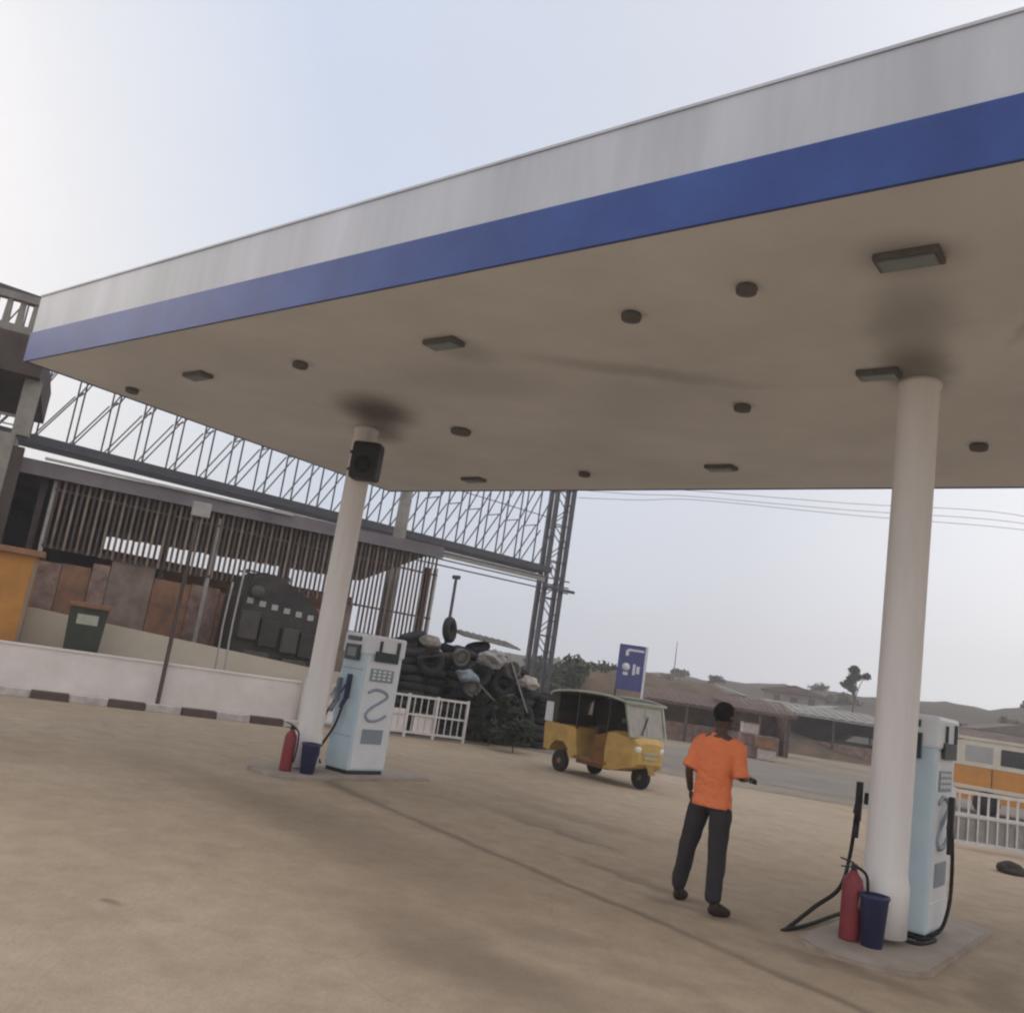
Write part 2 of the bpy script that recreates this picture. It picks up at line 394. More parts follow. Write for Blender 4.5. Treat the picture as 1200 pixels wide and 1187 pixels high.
def pump(cx, cyy, lab, left):
    t = thing('fuel_pump', lab, 'fuel pump', (cx, cyy, .05), 0, 'fuel pumps')
    w, d, h = .235, .36, (1.90 if left else 1.84)
    MB().b2(-w, w, -d, d, .05, h, bev=.025).build('cabinet', m_pump, t)
    MB().b2(-w-.02, w+.02, -d-.02, d+.02, h-.26, h+.02, bev=.03).build('top_hood', m_pumpw, t)
    MB().b2(-w+.02, w-.02, -d+.02, d-.02, 0, .05).build('plinth', m_dark, t)
    # front (-y) face
    MB().b2(-.17, .10, -d-.04, -d-.02, h-.09, h-.03).build('display', m_screen, t)
    f = MB().b2(-.18, .12, -d-.045, -d-.02, h-.36, h-.14, bev=.008).build('display', m_screen, t)
    MB().b2(-.12, .06, -d-.052, -d-.0455, h-.31, h-.19).build('screen', m_lcd, f)
    MB().b2(w+.0005, w+.004, -d+.03, d-.03, .08, h-.28).build('side_panel', m_pumpw, t)
    # side (+x) face : L shaped dark display, panel, swirl mark, lower panel
    X = w+.02
    f = MB().b2(X+.003, X+.02, -.22, .24, h-.34, h-.20).b2(X+.003, X+.02, .19, .24, h-.199, h-.03).b2(X+.003, X+.02, -.16, -.12, h-.199, h-.05).build('display', m_screen, t)
    MB().b2(w+.0045, w+.014, -.24, .22, h-.62, h-.44, bev=.004).build('keypad', m_bluegrey, t)
    mk = [(-.22, 1.12), (-.08, 1.17), (.10, 1.15), (.17, 1.08), (.05, 1.0), (-.10, .92), (-.2, .82), (-.12, .74), (.05, .75), (.2, .82)]
    g = MB(); g.tube([(w+.006, y, z) for y, z in mk], .022, 6, 5); g.build('swirl_mark', m_markblue, t)
    for r_ in range(3):
        for c_ in range(4): MB().b2(w+.0145, w+.019, -.20+.1*c_, -.14+.1*c_, h-.59+.05*r_, h-.56+.05*r_).build('button', m_pumpw, t)
    MB().b2(w+.004, w+.012, -.2, .2, .42, .62).build('lower_panel', m_bluegrey, t)
    MB().b2(w+.004, w+.010, -d+.04, d-.04, .09, .30).build('vent_panel', m_pumpw, t)
    def nozzle(px, py, z, ang):
        nz = MB()
        nz.box((px, py, z), (.05, .07, .34), ang, bev=.012)
        nz.bar((px, py, z-.15), (px+.02*math.cos(ang), py-.09, z-.30), .045, .04)
        nz.bar((px, py-.05, z+.02), (px, py-.11, z-.1), .02)
        return nz
    if left:
        n = nozzle(.02, -d-.05, 1.17, 0).build('nozzle', m_navy, t)
        MB().b2(-w+.03, w-.03, -d-.006, -d-.001, .5, .503).b2(-w+.03, w-.03, -d-.006, -d-.001, 1.42, 1.425).build('panel_seam', m_dark, t)
        MB().tube([(.02, -d-.09, .9), (-.02, -d-.13, .62), (-.16, -d-.16, .35), (-.33, -d-.1, .14), (-.42, -d+.05, .05)], .017).build('hose', m_black, t)
        n = nozzle(-.17, -d-.05, 1.10, 0).build('nozzle', m_bluegrey, t)
        MB().tube([(-.17, -d-.08, .95), (-.3, -d-.14, .6), (-.36, -d-.1, .3), (-.42, -d+.1, .04)], .015).build('hose', m_black, t)
    else:
        L0 = Vector((cx, cyy, .05))
        def wp(x, y, dd): return zd(x, y, dd)-L0
        n = nozzle(w+.08, -.05, 1.02, 0).build('nozzle', m_dark, t)
        MB().tube([(w+.09, -.05, .95), (w+.11, -.04, .6), (w+.1, -.06, .25), (w+.03, -.2, .05), (-.0, -d-.12, .02), (.22, -d-.2, .015), (w+.05, -.22, .02), (w-.05, -d-.05, .02)], .016).build('hose', m_black, t)
        MB().b2(-w-.12, -w, -.3, -.2, 1.0, 1.1).build('holster', m_dark, t)
        n = nozzle(-w-.15, -.35, 1.02, 0).build('nozzle', m_dark, t)
        a = pl(922, 1084, .03)-L0; b = pl(950, 1078, .03)-L0; c = pl(985, 1064, .05)-L0
        MB().tube([(-w-.15, -.40, .90), (-w-.17, -.42, .55), wp(984, 1040, 8.55), wp(955, 1062, 8.45), (a.x, a.y+.05, a.z-.02),
                   (a.x+.02, a.y-.12, a.z-.02), *[tuple(pl(x_, y_, z_)-L0) for x_, y_, z_ in ((948, 1083, .03), (985, 1070, .06), (1012, 1066, .1))]], .017).build('hose', m_black, t)
    return t
pump(-9.60, 9.36, 'light blue fuel pump beside the left canopy column', True)
pump(-2.13, 9.06, 'light blue fuel pump half hidden by the right canopy column', False)

def extinguisher(x, y, z, lab):
    t = thing('fire_extinguisher', lab, 'fire extinguisher', (x, y, z), R(200), 'fire extinguishers on the islands')
    MB().lathe((0, 0, 0), [(.078, 0), (.082, .02), (.082, .42), (.07, .47), (.035, .51), (.03, .53)], 20).build('cylinder', m_red, t)
    MB().b2(-.022, .022, -.022, .022, .53, .58).bar((0, 0, .585), (.11, 0, .61), .02, .012).bar((0, 0, .555), (.10, 0, .545), .02, .01).build('valve', m_dark, t)
    MB().tube([(-.02, 0, .56), (-.10, 0, .50), (-.115, 0, .3), (-.10, 0, .12)], .012).build('hose', m_black, t)
    return t
extinguisher(-9.60, 8.13, .05, 'red fire extinguisher standing by the left island, beside the navy bucket')
extinguisher(-2.30, 7.98, .05, 'red fire extinguisher leaning against the right column')
def bucket(x, y, z, lab, s=.9):
    t = thing('sand_bucket', lab, 'bucket', (x, y, z), R(30), 'navy buckets on the islands')
    MB().lathe((0, 0, 0), [(.10*s, 0), (.135*s, .36), (.145*s, .365), (.145*s, .39), (.125*s, .39), (.11*s, .30), (.001, .30)], 24).build('pail', m_navy, t)
    MB().tube([(-.13*s, 0, .36), (-.12*s, .05, .25), (0, .15*s, .18), (.12*s, .05, .25), (.13*s, 0, .36)], .006).build('handle', m_pale, t)
    return t
bucket(-9.40, 8.33, .05, 'navy sand bucket in front of the left column')
bucket(-2.12, 7.96, .05, 'navy sand bucket in front of the right column', .8)

# black box high on left column
t = thing('speaker_box', 'black box fixed beside the top of the left canopy column', 'speaker', (-9.40, 8.36, 4.04), R(28))
MB().b2(-.2, .2, -.13, .16, 0, .54, bev=.06).build('cabinet', m_dark, t)
MB().lathe((0, -.135, .2), [(.12, 0), (.12, .012), (.05, .004)], 20, Matrix.Rotation(R(90), 4, 'X')).build('cone', m_black, t)
MB().bar((-.2, 0, .4), (-.27, .07, .4), .04).bar((-.2, 0, .15), (-.27, .07, .15), .04).build('bracket', m_dark, t)

# ------------------------------------------------------------------ boundary: kerb, white wall, railing
kt = thing('kerbstones', 'dark and white painted kerb blocks running below the low white wall', 'kerb', W.w(0, -.05), W.rot)
k = W.hit(33, 822, 0)[0]-12*.665
i = 0
while k < W.hit(340, 850, 0)[0]:
    MB().b2(k, k+.65, 0, .2, 0, .15, bev=.02).build('block', m_kerb_w if i % 2 else m_kerb_d, kt); k += .665; i += 1
sR, _ = W.hit(300, 795, 1.1)
wt = thing('boundary_wall', 'low white rendered wall behind the painted kerb', 'wall', W.w(0, 1.1), W.rot)
sE = sR+1.0
MB().b2(-14, sE, 0, .2, 0, .86).build('wall', m_wwall, wt)
MB().b2(-14, sE, -.02, .22, .862, .90).build('coping', m_wwall, wt)
# railing
r1, _ = W.hit(548, 830, .95)
rt_ = thing('white_railing', 'white metal railing with a solid panel behind the left fuel pump', 'railing', W.w(sE+.02, .95), W.rot)
Lr = r1-sE
g = MB(); g.bar((0, 0, .93), (Lr, 0, .93), .05).bar((0, 0, .12), (Lr, 0, .12), .05).bar((0, 0, .52), (Lr, 0, .52), .04)
g.build('rails', m_rail, rt_)
for x in (0.02, Lr*.33, Lr*.62, Lr*.80, Lr-.02): MB().b2(x-.03, x+.03, -.03, .03, 0, .98).build('post', m_rail, rt_)
g = MB(); x = .12
while x < Lr-.05: g.bar((x, 0, .12), (x, 0, .93), .022); x += .165
g.build('bars', m_rail, rt_)
MB().b2(.05, Lr*.62, .015, .03, .13, .62).build('panel', m_wwall, rt_)
MB().b2(Lr*.67, Lr*.80, .015, .03, .13, .55).build('panel', m_wwall, rt_)

# beige wall behind
s0, z0 = W.hit(40, 712, 2.7); s1, z1 = W.hit(362, 782, 2.7)
bt = thing('beige_wall', 'unpainted beige wall behind the low white wall', 'wall', W.w(0, 2.7), W.rot)
MB().poly([(-12, 0), (s1+5.5, 0), (s1+5.5, 1.1), (s1, z1), (s0, z0), (-12, z0+.3)], 0, .2).build('wall', m_beige, bt)
# lamp post
P = W.w(W.hit(187, 812, .92)[0], .92)
t = thing('lamp_post', 'thin dark post with a small pale box at its top by the white wall', 'lamp post', (P.x, P.y, 0), W.rot)
MB().lathe((0, 0, 0), [(.07, 0), (.07, .04), (.045, .06), (.042, 2.6), (.035, 4.1)], 12).build('pole', m_post, t)
MB().b2(-.15, .22, -.1, .1, 3.96, 4.26, bev=.02).build('lamp_head', m_pale, t)
# bin
a = W.hit(100, 735, 1.8)
t = thing('litter_bin', 'dark green bin with a pale opening behind the white wall', 'bin', W.w(a[0], 1.8), W.rot)
MB().poly([(-.28, 0), (.28, 0), (.36, 1.75), (-.36, 1.75)], -.28, .28).build('body', m_bin, t)
MB().b2(-.40, .40, -.32, .32, 1.75, 1.86, bev=.03).build('lid', m_rust, t)
MB().b2(-.2, .2, -.29, -.282, 1.42, 1.62).build('opening', m_trim, t)
# kiosk
a = W.hit(34, 700, 1.7)
t = thing('orange_kiosk', 'orange kiosk at the left end of the white wall', 'kiosk', W.w(a[0], 1.7), W.rot)
MB().b2(-3.2, 0, 0, .9, 0, 2.6, bev=.02).build('body', m_orange, t)
MB().b2(-3.3, .10, -.12, 1.05, 2.6, 2.72).build('roof', m_rust, t)
MB().b2(-.06, .0, -.012, -.001, .9, 2.55).build('corner_trim', m_creamwall, t)
MB().b2(-2.6, -1.0, -.012, -.001, 1.2, 2.2).build('hatch', m_yel2, t)
# pale thin poles
for k, (x, y, dz) in enumerate(((266, 765, 2.2), (255, 765, 1.9))):
    P = zd(x, y, 20.9+.2*k); 
    o = MB().tube([(0, 0, 0), (.03, 0, .9), (-.02, 0, 1.8), (.02, 0, dz+.9)], .022, 6, 4).build('thin_pole', m_pale, loc=(P.x, P.y, 0))
    tag(o, ['thin crooked pale pole left of the dark minibus, the right one of two', 'thin crooked pale pole near the dark minibus, the left one of two'][k], 'pole', 'thin pale poles')

# ------------------------------------------------------------------ left building with open terrace
a = W.hit(58, 440, 3.2)
t = thing('terrace_building', 'grey plastered building with roof parapet and open terrace at the left edge', 'building', W.w(a[0], 3.3), W.rot)
Lb = 7.5
def zz(y, x=20, q=3.2): return W.hit(x, y, q)[1]
zA, zB, zC, zD = zz(585), zz(508), zz(440), zz(392)
zE = zz(345)
MB().b2(-Lb, -.45, .3, 5, 0, zA).build('lower_wall', m_darkroom, t)
MB().b2(-Lb, -.35, 0, 5.2, zA, zB).build('balcony_wall', m_plaster, t)
g = MB(); g.b2(-Lb, -.16, -.3, 5.3, zC+.02, zD); g.build('roof_slab', m_darkroom, t)
g = MB(); g.b2(-Lb, -.2, -.25, -.1, zD+.002, zD+.18); g.b2(-Lb, -.2, -.28, -.07, zE-.16, zE)
x = -.3
while x > -Lb: g.bar((x, -.18, zD+.18), (x, -.18, zE-.16), .08, .06, 8); x -= .26
g.b2(-.36, -.18, -.3, -.05, zD, zE+.08)
g.build('parapet', m_plaster, t)
for x in (-.28, -2.6, -5): MB().b2(x-.17, x+.17, 0.02, .36, zB+.002, zC+.02).build('pillar', m_plaster, t)
MB().b2(-.40, -.12, .02, .3, 0, zB-.25).build('pillar', m_darkroom, t)
MB().bar((-1.5, .1, zB+.4), (-.35, .1, zB+.4), .05).bar((-1.5, .1, zB+.2), (-.35, .1, zB+.2), .03).build('terrace_rail', m_plaster, t)

# ------------------------------------------------------------------ shed + slatted screen
E = Frame((-21.08, 9.19), (2.62, 10.5)); REARZ = 3.45
t = thing('open_shed', 'long open shed with dark corrugated roof behind the slatted screen', 'shed', E.w(0, 0), E.rot)
eL, zL = E.hit(52, 548, .2); eR, zR = E.hit(512, 645, .2)
Ls = eR; eX = eL; eL = eL-1.5
zr0, zr1 = zL-(zR-zL)*1.5/(eR-eX), zR
g = MB()
n = 60
for i in range(n):      # corrugated strips
    x0 = eL + (Ls-eL)*i/n; x1 = eL + (Ls-eL)*(i+1)/n; za = zr0+(zr1-zr0)*(i+.5)/n + (.02 if i % 2 else 0)
    v = [g.bm.verts.new(p) for p in ((x0, -.15, za), (x1, -.15, za), (x1, 4.6, za-1.0), (x0, 4.6, za-1.0))]
    g.bm.faces.new(v)
    v = [g.bm.verts.new(p) for p in ((x0, -.15, za+.03), (x1, -.15, za+.03), (x1, 4.6, za-.97), (x0, 4.6, za-.97))]
    g.bm.faces.new(v[::-1])
g.build('roof', m_shedroof, t)
g = MB(); g.bar((eL, -.17, zr0-.08), (Ls, -.17, zr1-.08), .05, .34); g.build('eave_board', m_shedroof, t)
g = MB(); g.bar((eX-.1, -.24, zL+.15), (eX+6, -.24, zL+.15+.6*(zr1-zL)/2), .06, .06); g.build('gutter', m_pale, t)
MB().b2(eL, Ls*.97, 4.2, 4.35, 0, REARZ).build('rear_wall', m_rust, t)
MB().b2(eL, eX+2.6, 4.05, 4.19, 0, 4.3).build('end_wall', m_darkroom, t)
for x in [eX+.1, 3.2, 6.4, Ls-.15]: MB().b2(x-.07, x+.07, .25, .39, 0, zr0-.2).build('post', m_post, t)
# clutter colours in the shed
for k, (x0, x1, zt, m_) in enumerate(((.9, 2.4, 2.6, m_plaster), (2.6, 3.6, 2.9, m_rust), (4.2, 5.4, 2.4, m_cloth1))):
    o = thing('storage_crate', ['grey storage crate inside the open shed', 'rusty storage crate inside the open shed', 'brown storage crate inside the open shed'][k], 'crate', E.w((x0+x1)/2, 1.9), E.rot)
    MB().b2(-(x1-x0)/2, (x1-x0)/2, -.5, .5, 0, zt, bev=.02).build('body', m_, o)
    MB().b2(-(x1-x0)/2-.03, (x1-x0)/2+.03, -.54, .54, zt-.2, zt+.02).build('lid', m_shedroof, o)
# slats
eL = eX; zr0 = zL
sc = thing('slatted_screen', 'tall screen of narrow upright brown slats in front of the shed', 'fence', E.w(0, 0), E.rot)
g = MB(); g2 = MB(); x = eL+.35; i = 0
while x < Ls+.05:
    top = zr0 + (zr1-zr0)*(x-eL)/(Ls-eL)-.22
    lo = 2.95 if x < 8.6 else 1.3
    (g if i % 2 else g2).b2(x-.028, x+.028, -.02, .01, lo, top+random.uniform(-.03, .03)); x += .135; i += 1
g.build('slats', m_slat, sc); g2.build('slats', m_post, sc)
g = MB()
for zz_ in (3.0, 4.3): g.bar((eL+.3, .04, zz_), (Ls+.05, .04, zz_), .05)
g.build('rails', m_post, sc)
for x in (eL+.3, 4.3, 8.2, Ls): MB().b2(x-.05, x+.05, .02, .12, 0, 4.5).build('post', m_pale, sc)
xx = eL+.3; mats = [m_cloth1, m_rust, m_cloth1, m_slat, m_rust, m_cloth1, m_rust, m_slat]; i = 0; rq = random.Random(4)
while xx < 8.4:
    wd_ = rq.uniform(.35, 1.1); x2 = min(xx+wd_, 8.5)
    MB().b2(xx+.01, x2-.01, .015+.02*(i % 2), .05+.02*(i % 2), 0, rq.uniform(2.6, 3.1)).build('base_panel', mats[i % 8], sc); xx = x2; i += 1
MB().b2(8.52, Ls, .015, .05, 0, 1.55).build('base_panel', m_rust, sc)

# ------------------------------------------------------------------ lattice billboard frame
A = zd(45, 516, 29.5); Bp = zd(641, 667, 38.5)
Lf = Frame((A.x, A.y), (Bp.x-A.x, Bp.y-A.y)); Ll = (Bp-A).length; zbm = (A.z+Bp.z)/2+.0
bb = thing('billboard_frame', 'huge lattice steel billboard frame rising behind the shed', 'billboard frame', (A.x, A.y, 0), Lf.rot)
def zl(x): return A.z + (Bp.z-A.z)*x/Ll
g = MB(); 
for q in (0, .9): g.bar((-6, q, zl(-6)), (Ll+.2, q, zl(Ll)), .22, .26)
g.build('bottom_beam', m_steel, bb)
TOP = 4.1
g = MB()
for q in (0, .9): g.bar((-6, q, zl(-6)+TOP), (Ll, q, zl(Ll)+TOP), .1)
g.build('top_rail', m_steel, bb)
g = MB(); g2 = MB(); x = -5.2
while x < Ll-.2:
    for q, gg in ((0, g), (.9, g2)):
        gg.bar((x, q, zl(x)), (x, q, zl(x)+TOP), .045)
        gg.bar((x, q, zl(x)+.1), (x+.95, q, zl(x)+1.75), .04)
        gg.bar((x, q, zl(x)+1.75), (x+.95, q, zl(x)+TOP-.2), .04)
    g2.bar((x, 0, zl(x)+1.75), (x, .9, zl(x)+1.75), .035)
    x += 1.02
for xx in (0,):
    g.bar((-6, 0, zl(0)+2.2), (Ll, 0, zl(Ll)+2.2), .03)
g.build('lattice', m_steel, bb); g2.build('lattice', m_steel, bb)
# two lattice legs (tower)
def leg(x, q):
    g = MB(); g.bar((x, q, 0), (x, q, zl(Ll)+TOP+.4), .16); return g.build('leg', m_steel, bb)
for x in (Ll+.0, Ll+.95):
    for q in (0., .38): leg(x, q)
for q in (0, .38):
    g = MB(); z_ = .4
    while z_ < zl(Ll)+TOP:
        g.bar((Ll, q, z_), (Ll+.95, q, z_+.8), .035); g.bar((Ll+.95, q, z_+.8), (Ll, q, z_+1.6), .035)
        g.bar((Ll, q, z_), (Ll+.95, q, z_), .045); z_ += 1.6
    g.build('bracing', m_steel, bb)
g = MB()
for dz in (-.35, -.62, -.85): g.bar((7.5, -.2, zl(7)+dz-.1), (Ll+1.2, -.2, zl(Ll)+dz), .05)
g.bar((Ll-.3, -.25, zl(Ll)-.75), (Ll+1.5, -.25, zl(Ll)-.75), .12)
g.build('catwalk_rail', m_steel, bb)
g = MB(); g.bar((7.5, -.05, zl(7)-.42), (Ll, -.05, zl(Ll)-.42), .03, .25); g.build('catwalk_plate', m_pale, bb)
for (px, dd) in ((464, 30.3),):
    P = zd(px, 650, dd); MB().lathe(Matrix.Rotation(-Lf.rot, 4, 'Z') @ (Vector((P.x, P.y, 0))-Vector((A.x, A.y, 0))), [(.23, 0), (.2, 10.2)], 16).build('pillar', m_plaster, bb)

# ------------------------------------------------------------------ dark minibus behind beige wall
sa, _ = W.hit(272, 720, 3.2); sb, _ = W.hit(376, 720, 3.2)
sm, _ = 0, 0
t = thing('dark_minibus', 'dark minibus with a row of small pale windows behind the beige wall', 'minibus', W.w((sa+sb)/2, 3.1), W.rot+R(4))
hw = (sb-sa)/2; ht = W.hit(300, 668, 3.2)[1]
g = MB(); g.poly([(-hw, .4), (hw, .4), (hw, ht*.72), (hw*.9, ht*.80), (hw*.2, ht*.93), (-hw*.35, ht), (-hw*.75, ht*.97), (-hw*.96, ht*.82)], -.1, 1.5); bmesh.ops.bevel(g.bm, geom=g.bm.edges[:], offset=.09, segments=3, affect='EDGES'); g.build('body', m_van, t)
for k in range(6):
    x = -hw*.72 + k*hw*.29; z_ = ht*.775-.035*k
    w_ = MB().b2(x-.075, x+.075, -.115, -.102, z_-.07, z_+.06, bev=.004).build('window', m_glassp, t)
MB().b2(-hw*.9, hw*.9, -.112, -.102, .9, 1.05).build('trim', m_dark, t)
g = MB(); g.bar((-hw*.9, .1, ht*.99), (hw*.15, .1, ht*.97), .04).bar((-hw*.9, .9, ht*.99), (hw*.15, .9, ht*.97), .04)
for u in (-.85, -.5, -.15, .12): g.bar((hw*u, .1, ht*.9), (hw*u, .1, ht*.99), .03).bar((hw*u, .1, ht*.985), (hw*u, .9, ht*.985), .03)
g.build('roof_rack', m_post, t)
m_v2 = mat('van_panel', (.085, .078, .072), .6, .4, 5)
for (a_, b_, c_, d_, p_) in ((-.88, -.45, .50, .70, .14), (-.40, .05, .46, .66, .10), (.12, .5, .44, .62, .16), (.55, .92, .42, .60, .10), (-.7, -.1, .28, .42, .18), (.2, .8, .27, .40, .15)):
    MB().b2(hw*a_, hw*b_, -.1-p_, -.08, ht*c_, ht*d_, bev=.03).build('side_panel', m_v2 if p_ > .12 else m_van, t)
MB().lathe((-hw*.62, -.12, ht*.84), [(.12, 0), (.16, .02), (.16, .12), (.04, .14)], 16, Matrix.Rotation(R(90), 4, 'X')).build('headlight', m_v2, t)
for x in (-hw*.55, hw*.6):
    MB().lathe((x, -.12, .33), [(.12, 0), (.3, .0), (.33, .05), (.33, .2), (.1, .2)], 20, Matrix.Rotation(R(-90), 4, 'X')).build('wheel', m_tyre, t)

# ------------------------------------------------------------------ tyre yard
def tyre_mesh():
    g = MB(); prof = []
    for k in range(14):
        a = 2*math.pi*k/14
        prof.append((.245+.09*math.cos(a)*1.0, .10*math.sin(a)))
    rings = []
    seg = 22
    for r, z in prof:
        rings.append([g.bm.verts.new((r*math.cos(2*math.pi*i/seg), r*math.sin(2*math.pi*i/seg), z)) for i in range(seg)])
    for j in range(14):
        a, b = rings[j], rings[(j+1) % 14]
        for i in range(seg):
            f = g.bm.faces.new((a[i], b[i], b[(i+1) % seg], a[(i+1) % seg])); f.smooth = True
    return g.build('tyre', m_tyre)
ty = tyre_mesh(); first = True; TY = 'tyres heaped in the yard behind the railing'
YD = Frame((-15.3, 15.4), (2.0, 4.4))
def tyre(loc, rot, lab='worn black tyre lying flat in the stacked heap behind the white railing'):
    global first
    o = ty if first else ty.copy()
    if not first: COL.objects.link(o)
    first = False
    o.location = loc; o.rotation_euler = rot; tag(o, lab, 'tyre', TY); return o
rr = random.Random(3)
s_lo, _ = YD.hit(478, 800, 1); s_hi, _ = YD.hit(636, 800, 1)
cols = []
for row in range(2):
    a = s_lo-.2
    while a < s_hi+.2:
        # heap height profile, falling towards the tower
        u = (a-s_lo)/(s_hi-s_lo)
        hgt = (2.45 if u < .55 else 2.45-(u-.55)*2.0) - .25*(1-row)
        n = int(hgt/.2)+rr.choice((-1, 0, 0))
        for k in range(max(n, 1)):
            P = YD.w(a+rr.uniform(-.11, .11), .4+row*.62+rr.uniform(-.12, .12), .1+k*.2)
            tl = .06 if k < n-2 else .32; tyre(P, (rr.uniform(-tl, tl), rr.uniform(-tl, tl), rr.uniform(0, 6)))
        a += .63
tops = [(527, 738, 'black tyre standing upright on top of the heap, at the thin mast'),
        (590, 800, 'black tyre propped upright on the front of the heap, below the tower'),
        (560, 790, 'black tyre propped upright in the middle of the front of the heap'),
        (505, 775, 'black tyre leaning upright at the left of the heap front'),
        (612, 840, 'black tyre standing upright near the foot of the lattice tower'),
        (575, 840, 'black tyre leaning upright low in the heap beside the white railing')]
for k, (x, y, lab) in enumerate(tops):
    q = -.02 if k else .7
    s_, z_ = YD.hit(x, y, q); P = YD.w(s_, q, z_)
    tyre(P, (R(84), rr.uniform(-.1, .1), YD.rot + (0 if k else R(30)) + rr.uniform(-.25, .25)), lab)
# pale wheel rims among the tyres
for k, (x, y) in enumerate(((600, 785), (597, 822), (540, 770), (553, 806))):
    s_, z_ = YD.hit(x, y, -.15); P = YD.w(s_, -.15, z_)
    t = thing('wheel_rim', ['pale bare wheel rim high on the right of the tyre heap', 'pale bare wheel rim low on the right of the tyre heap', 'grey wheel rim near the top of the tyre heap', 'grey wheel rim in the middle of the tyre heap'][k], 'wheel rim', P, YD.rot, 'wheel rims in the tyre heap')
    ax = Matrix.Rotation(R(90+rr.uniform(-20, 20)), 4, 'X')
    MB().lathe((0, 0, 0), [(.19, -.08), (.21, -.08), (.18, -.05), (.18, .05), (.21, .08), (.19, .08), (.16, .05), (.16, -.05)], 20, ax).build('rim_barrel', m_rim, t)
    MB().lathe((0, 0, 0), [(.06, -.02), (.165, -.01), (.165, .01), (.06, .02)], 16, ax).build('disc', m_rim, t)
# sheet metal on the heap
for k, (x, y, w_, lab) in enumerate(((575, 752, 1.7, 'grey corrugated metal sheet lying across the top of the tyre heap'),)):
    s_, z_ = YD.hit(x, y, .6); P = YD.w(s_, .6, z_)
    g = MB(); g.box((0, .3, 0), (w_, .8, .05), bev=.01)
    for i in range(9): g.b2(-w_/2+w_*i/9+.03, -w_/2+w_*i/9+.09, -.1, .7, .024, .05)
    ms = g.build('metal_sheet', m_plaster, loc=P); ms.rotation_euler = (R(10), R(4), YD.rot); tag(ms, lab, 'metal sheet')
# sacks and boards thrown on the heap
for k, (x, y, r_, m_, lab) in enumerate(((578, 772, .34, m_sack, 'pale grey sack lying near the top right of the tyre heap'), (548, 792, .26, m_bluegrey, 'blue-grey bundle in the middle of the tyre heap'),
        (505, 752, .24, m_plaster, 'grey sack on the upper left of the tyre heap'), (590, 845, .3, m_sack, 'pale sack low on the right of the tyre heap, by the bushes'), (620, 800, .26, m_cloth2, 'pale bundle at the right end of the tyre heap by the tower foot'))):
    s_, z_ = YD.hit(x, y, -.2); P = YD.w(s_, -.2, z_)
    g = MB(); bmesh.ops.create_icosphere(g.bm, subdivisions=4, radius=r_)
    for v in g.bm.verts:
        v.co *= 1+.45*noise.noise(v.co*5+Vector((k*3, 0, 0)))+.12*noise.noise(v.co*19); v.co.z *= .6
    tag(g.build('sack', m_, loc=P, rz=YD.rot), lab, 'sack', 'sacks on the tyre heap')
for k, (x, y, x2, y2, lab) in enumerate(((560, 800, 606, 850, 'grey plank leaning steeply against the right of the tyre heap'), (490, 770, 545, 765, 'dark plank lying across the left top of the heap'), (596, 765, 618, 835, 'pale plank leaning beside the lattice tower'))):
    a_, za_ = YD.hit(x, y, -.15); b_, zb2 = YD.hit(x2, y2, -.45); A_ = YD.w(a_, -.15, za_); B_ = YD.w(b_, -.45, zb2)
    tag(MB().bar((0, 0, 0), tuple(B_-A_), .12, .03).build('plank', (m_plaster, m_post, m_sack)[k], loc=A_), lab, 'plank', 'planks on the tyre heap')
# mast
P = zd(531, 700, 24.0); zt = zd(532, 676, 24.0).z
t = thing('thin_mast', 'thin dark mast standing behind the tyre heap left of the tower', 'mast', (P.x, P.y, 0), 0)
MB().lathe((0, 0, 0), [(.05, 0), (.04, zt)], 8).build('pole', m_steel, t)
MB().b2(-.12, .12, -.03, .03, zt-.05, zt+.05).build('crossbar', m_steel, t)

# ------------------------------------------------------------------ foliage
def leaves(g, c, rad, n, size, rnd, squash=.8):
    for _ in range(n):
        v = Vector((rnd.gauss(0, 1), rnd.gauss(0, 1), rnd.gauss(0, 1))).normalized()*(rnd.random()**.45)
        p = Vector(c)+Vector((v.x*rad, v.y*rad, v.z*rad*squash))
        d1 = Vector((rnd.uniform(-1, 1), rnd.uniform(-1, 1), rnd.uniform(-1, 1))).normalized()
        d2 = d1.orthogonal().normalized(); s_ = size*rnd.uniform(.6, 1.3)
        vs = [g.bm.verts.new(p+d1*s_), g.bm.verts.new(p+d2*s_*.5), g.bm.verts.new(p-d1*s_), g.bm.verts.new(p-d2*s_*.5)]
        g.bm.faces.new(vs)
def tree(loc, h, rad, lab, m=m_leafd, name='tree', cat='tree', group=None, nl=900, leaf=.22, seed=1, clumps=9, trunk=.45):
    rnd = random.Random(seed)
    t = thing(name, lab, cat, loc, rnd.uniform(0, 6), group)
    g = MB(); th = h*trunk
    g.tube([(0, 0, -.2), (.05*h*.2, 0, th*.5), (0, .03*h, th), (0, 0, h*.85)], lambda u: max(.012*h*(1.6-1.45*u), .01), 8, 4)
    cs = []
    for k in range(clumps):
        a = rnd.uniform(0, 6.28); rr_ = rad*rnd.uniform(.25, .75); zc = th + (h-th)*rnd.uniform(.1, .85)
        c = (rr_*math.cos(a), rr_*math.sin(a), zc); cs.append(c)
        g.tube([(0, 0, th*.75+.1*k/clumps*h), (c[0]*.5, c[1]*.5, (th+zc)/2), c], lambda u: max(.006*h*(1.3-u), .008), 5, 3)
    g.build('trunk', m_bark, t)
    g = MB()
    for c in cs: leaves(g, c, rad*rnd.uniform(.32, .5), nl//clumps, leaf, rnd)
    g.build('crown', m, t)
    return t
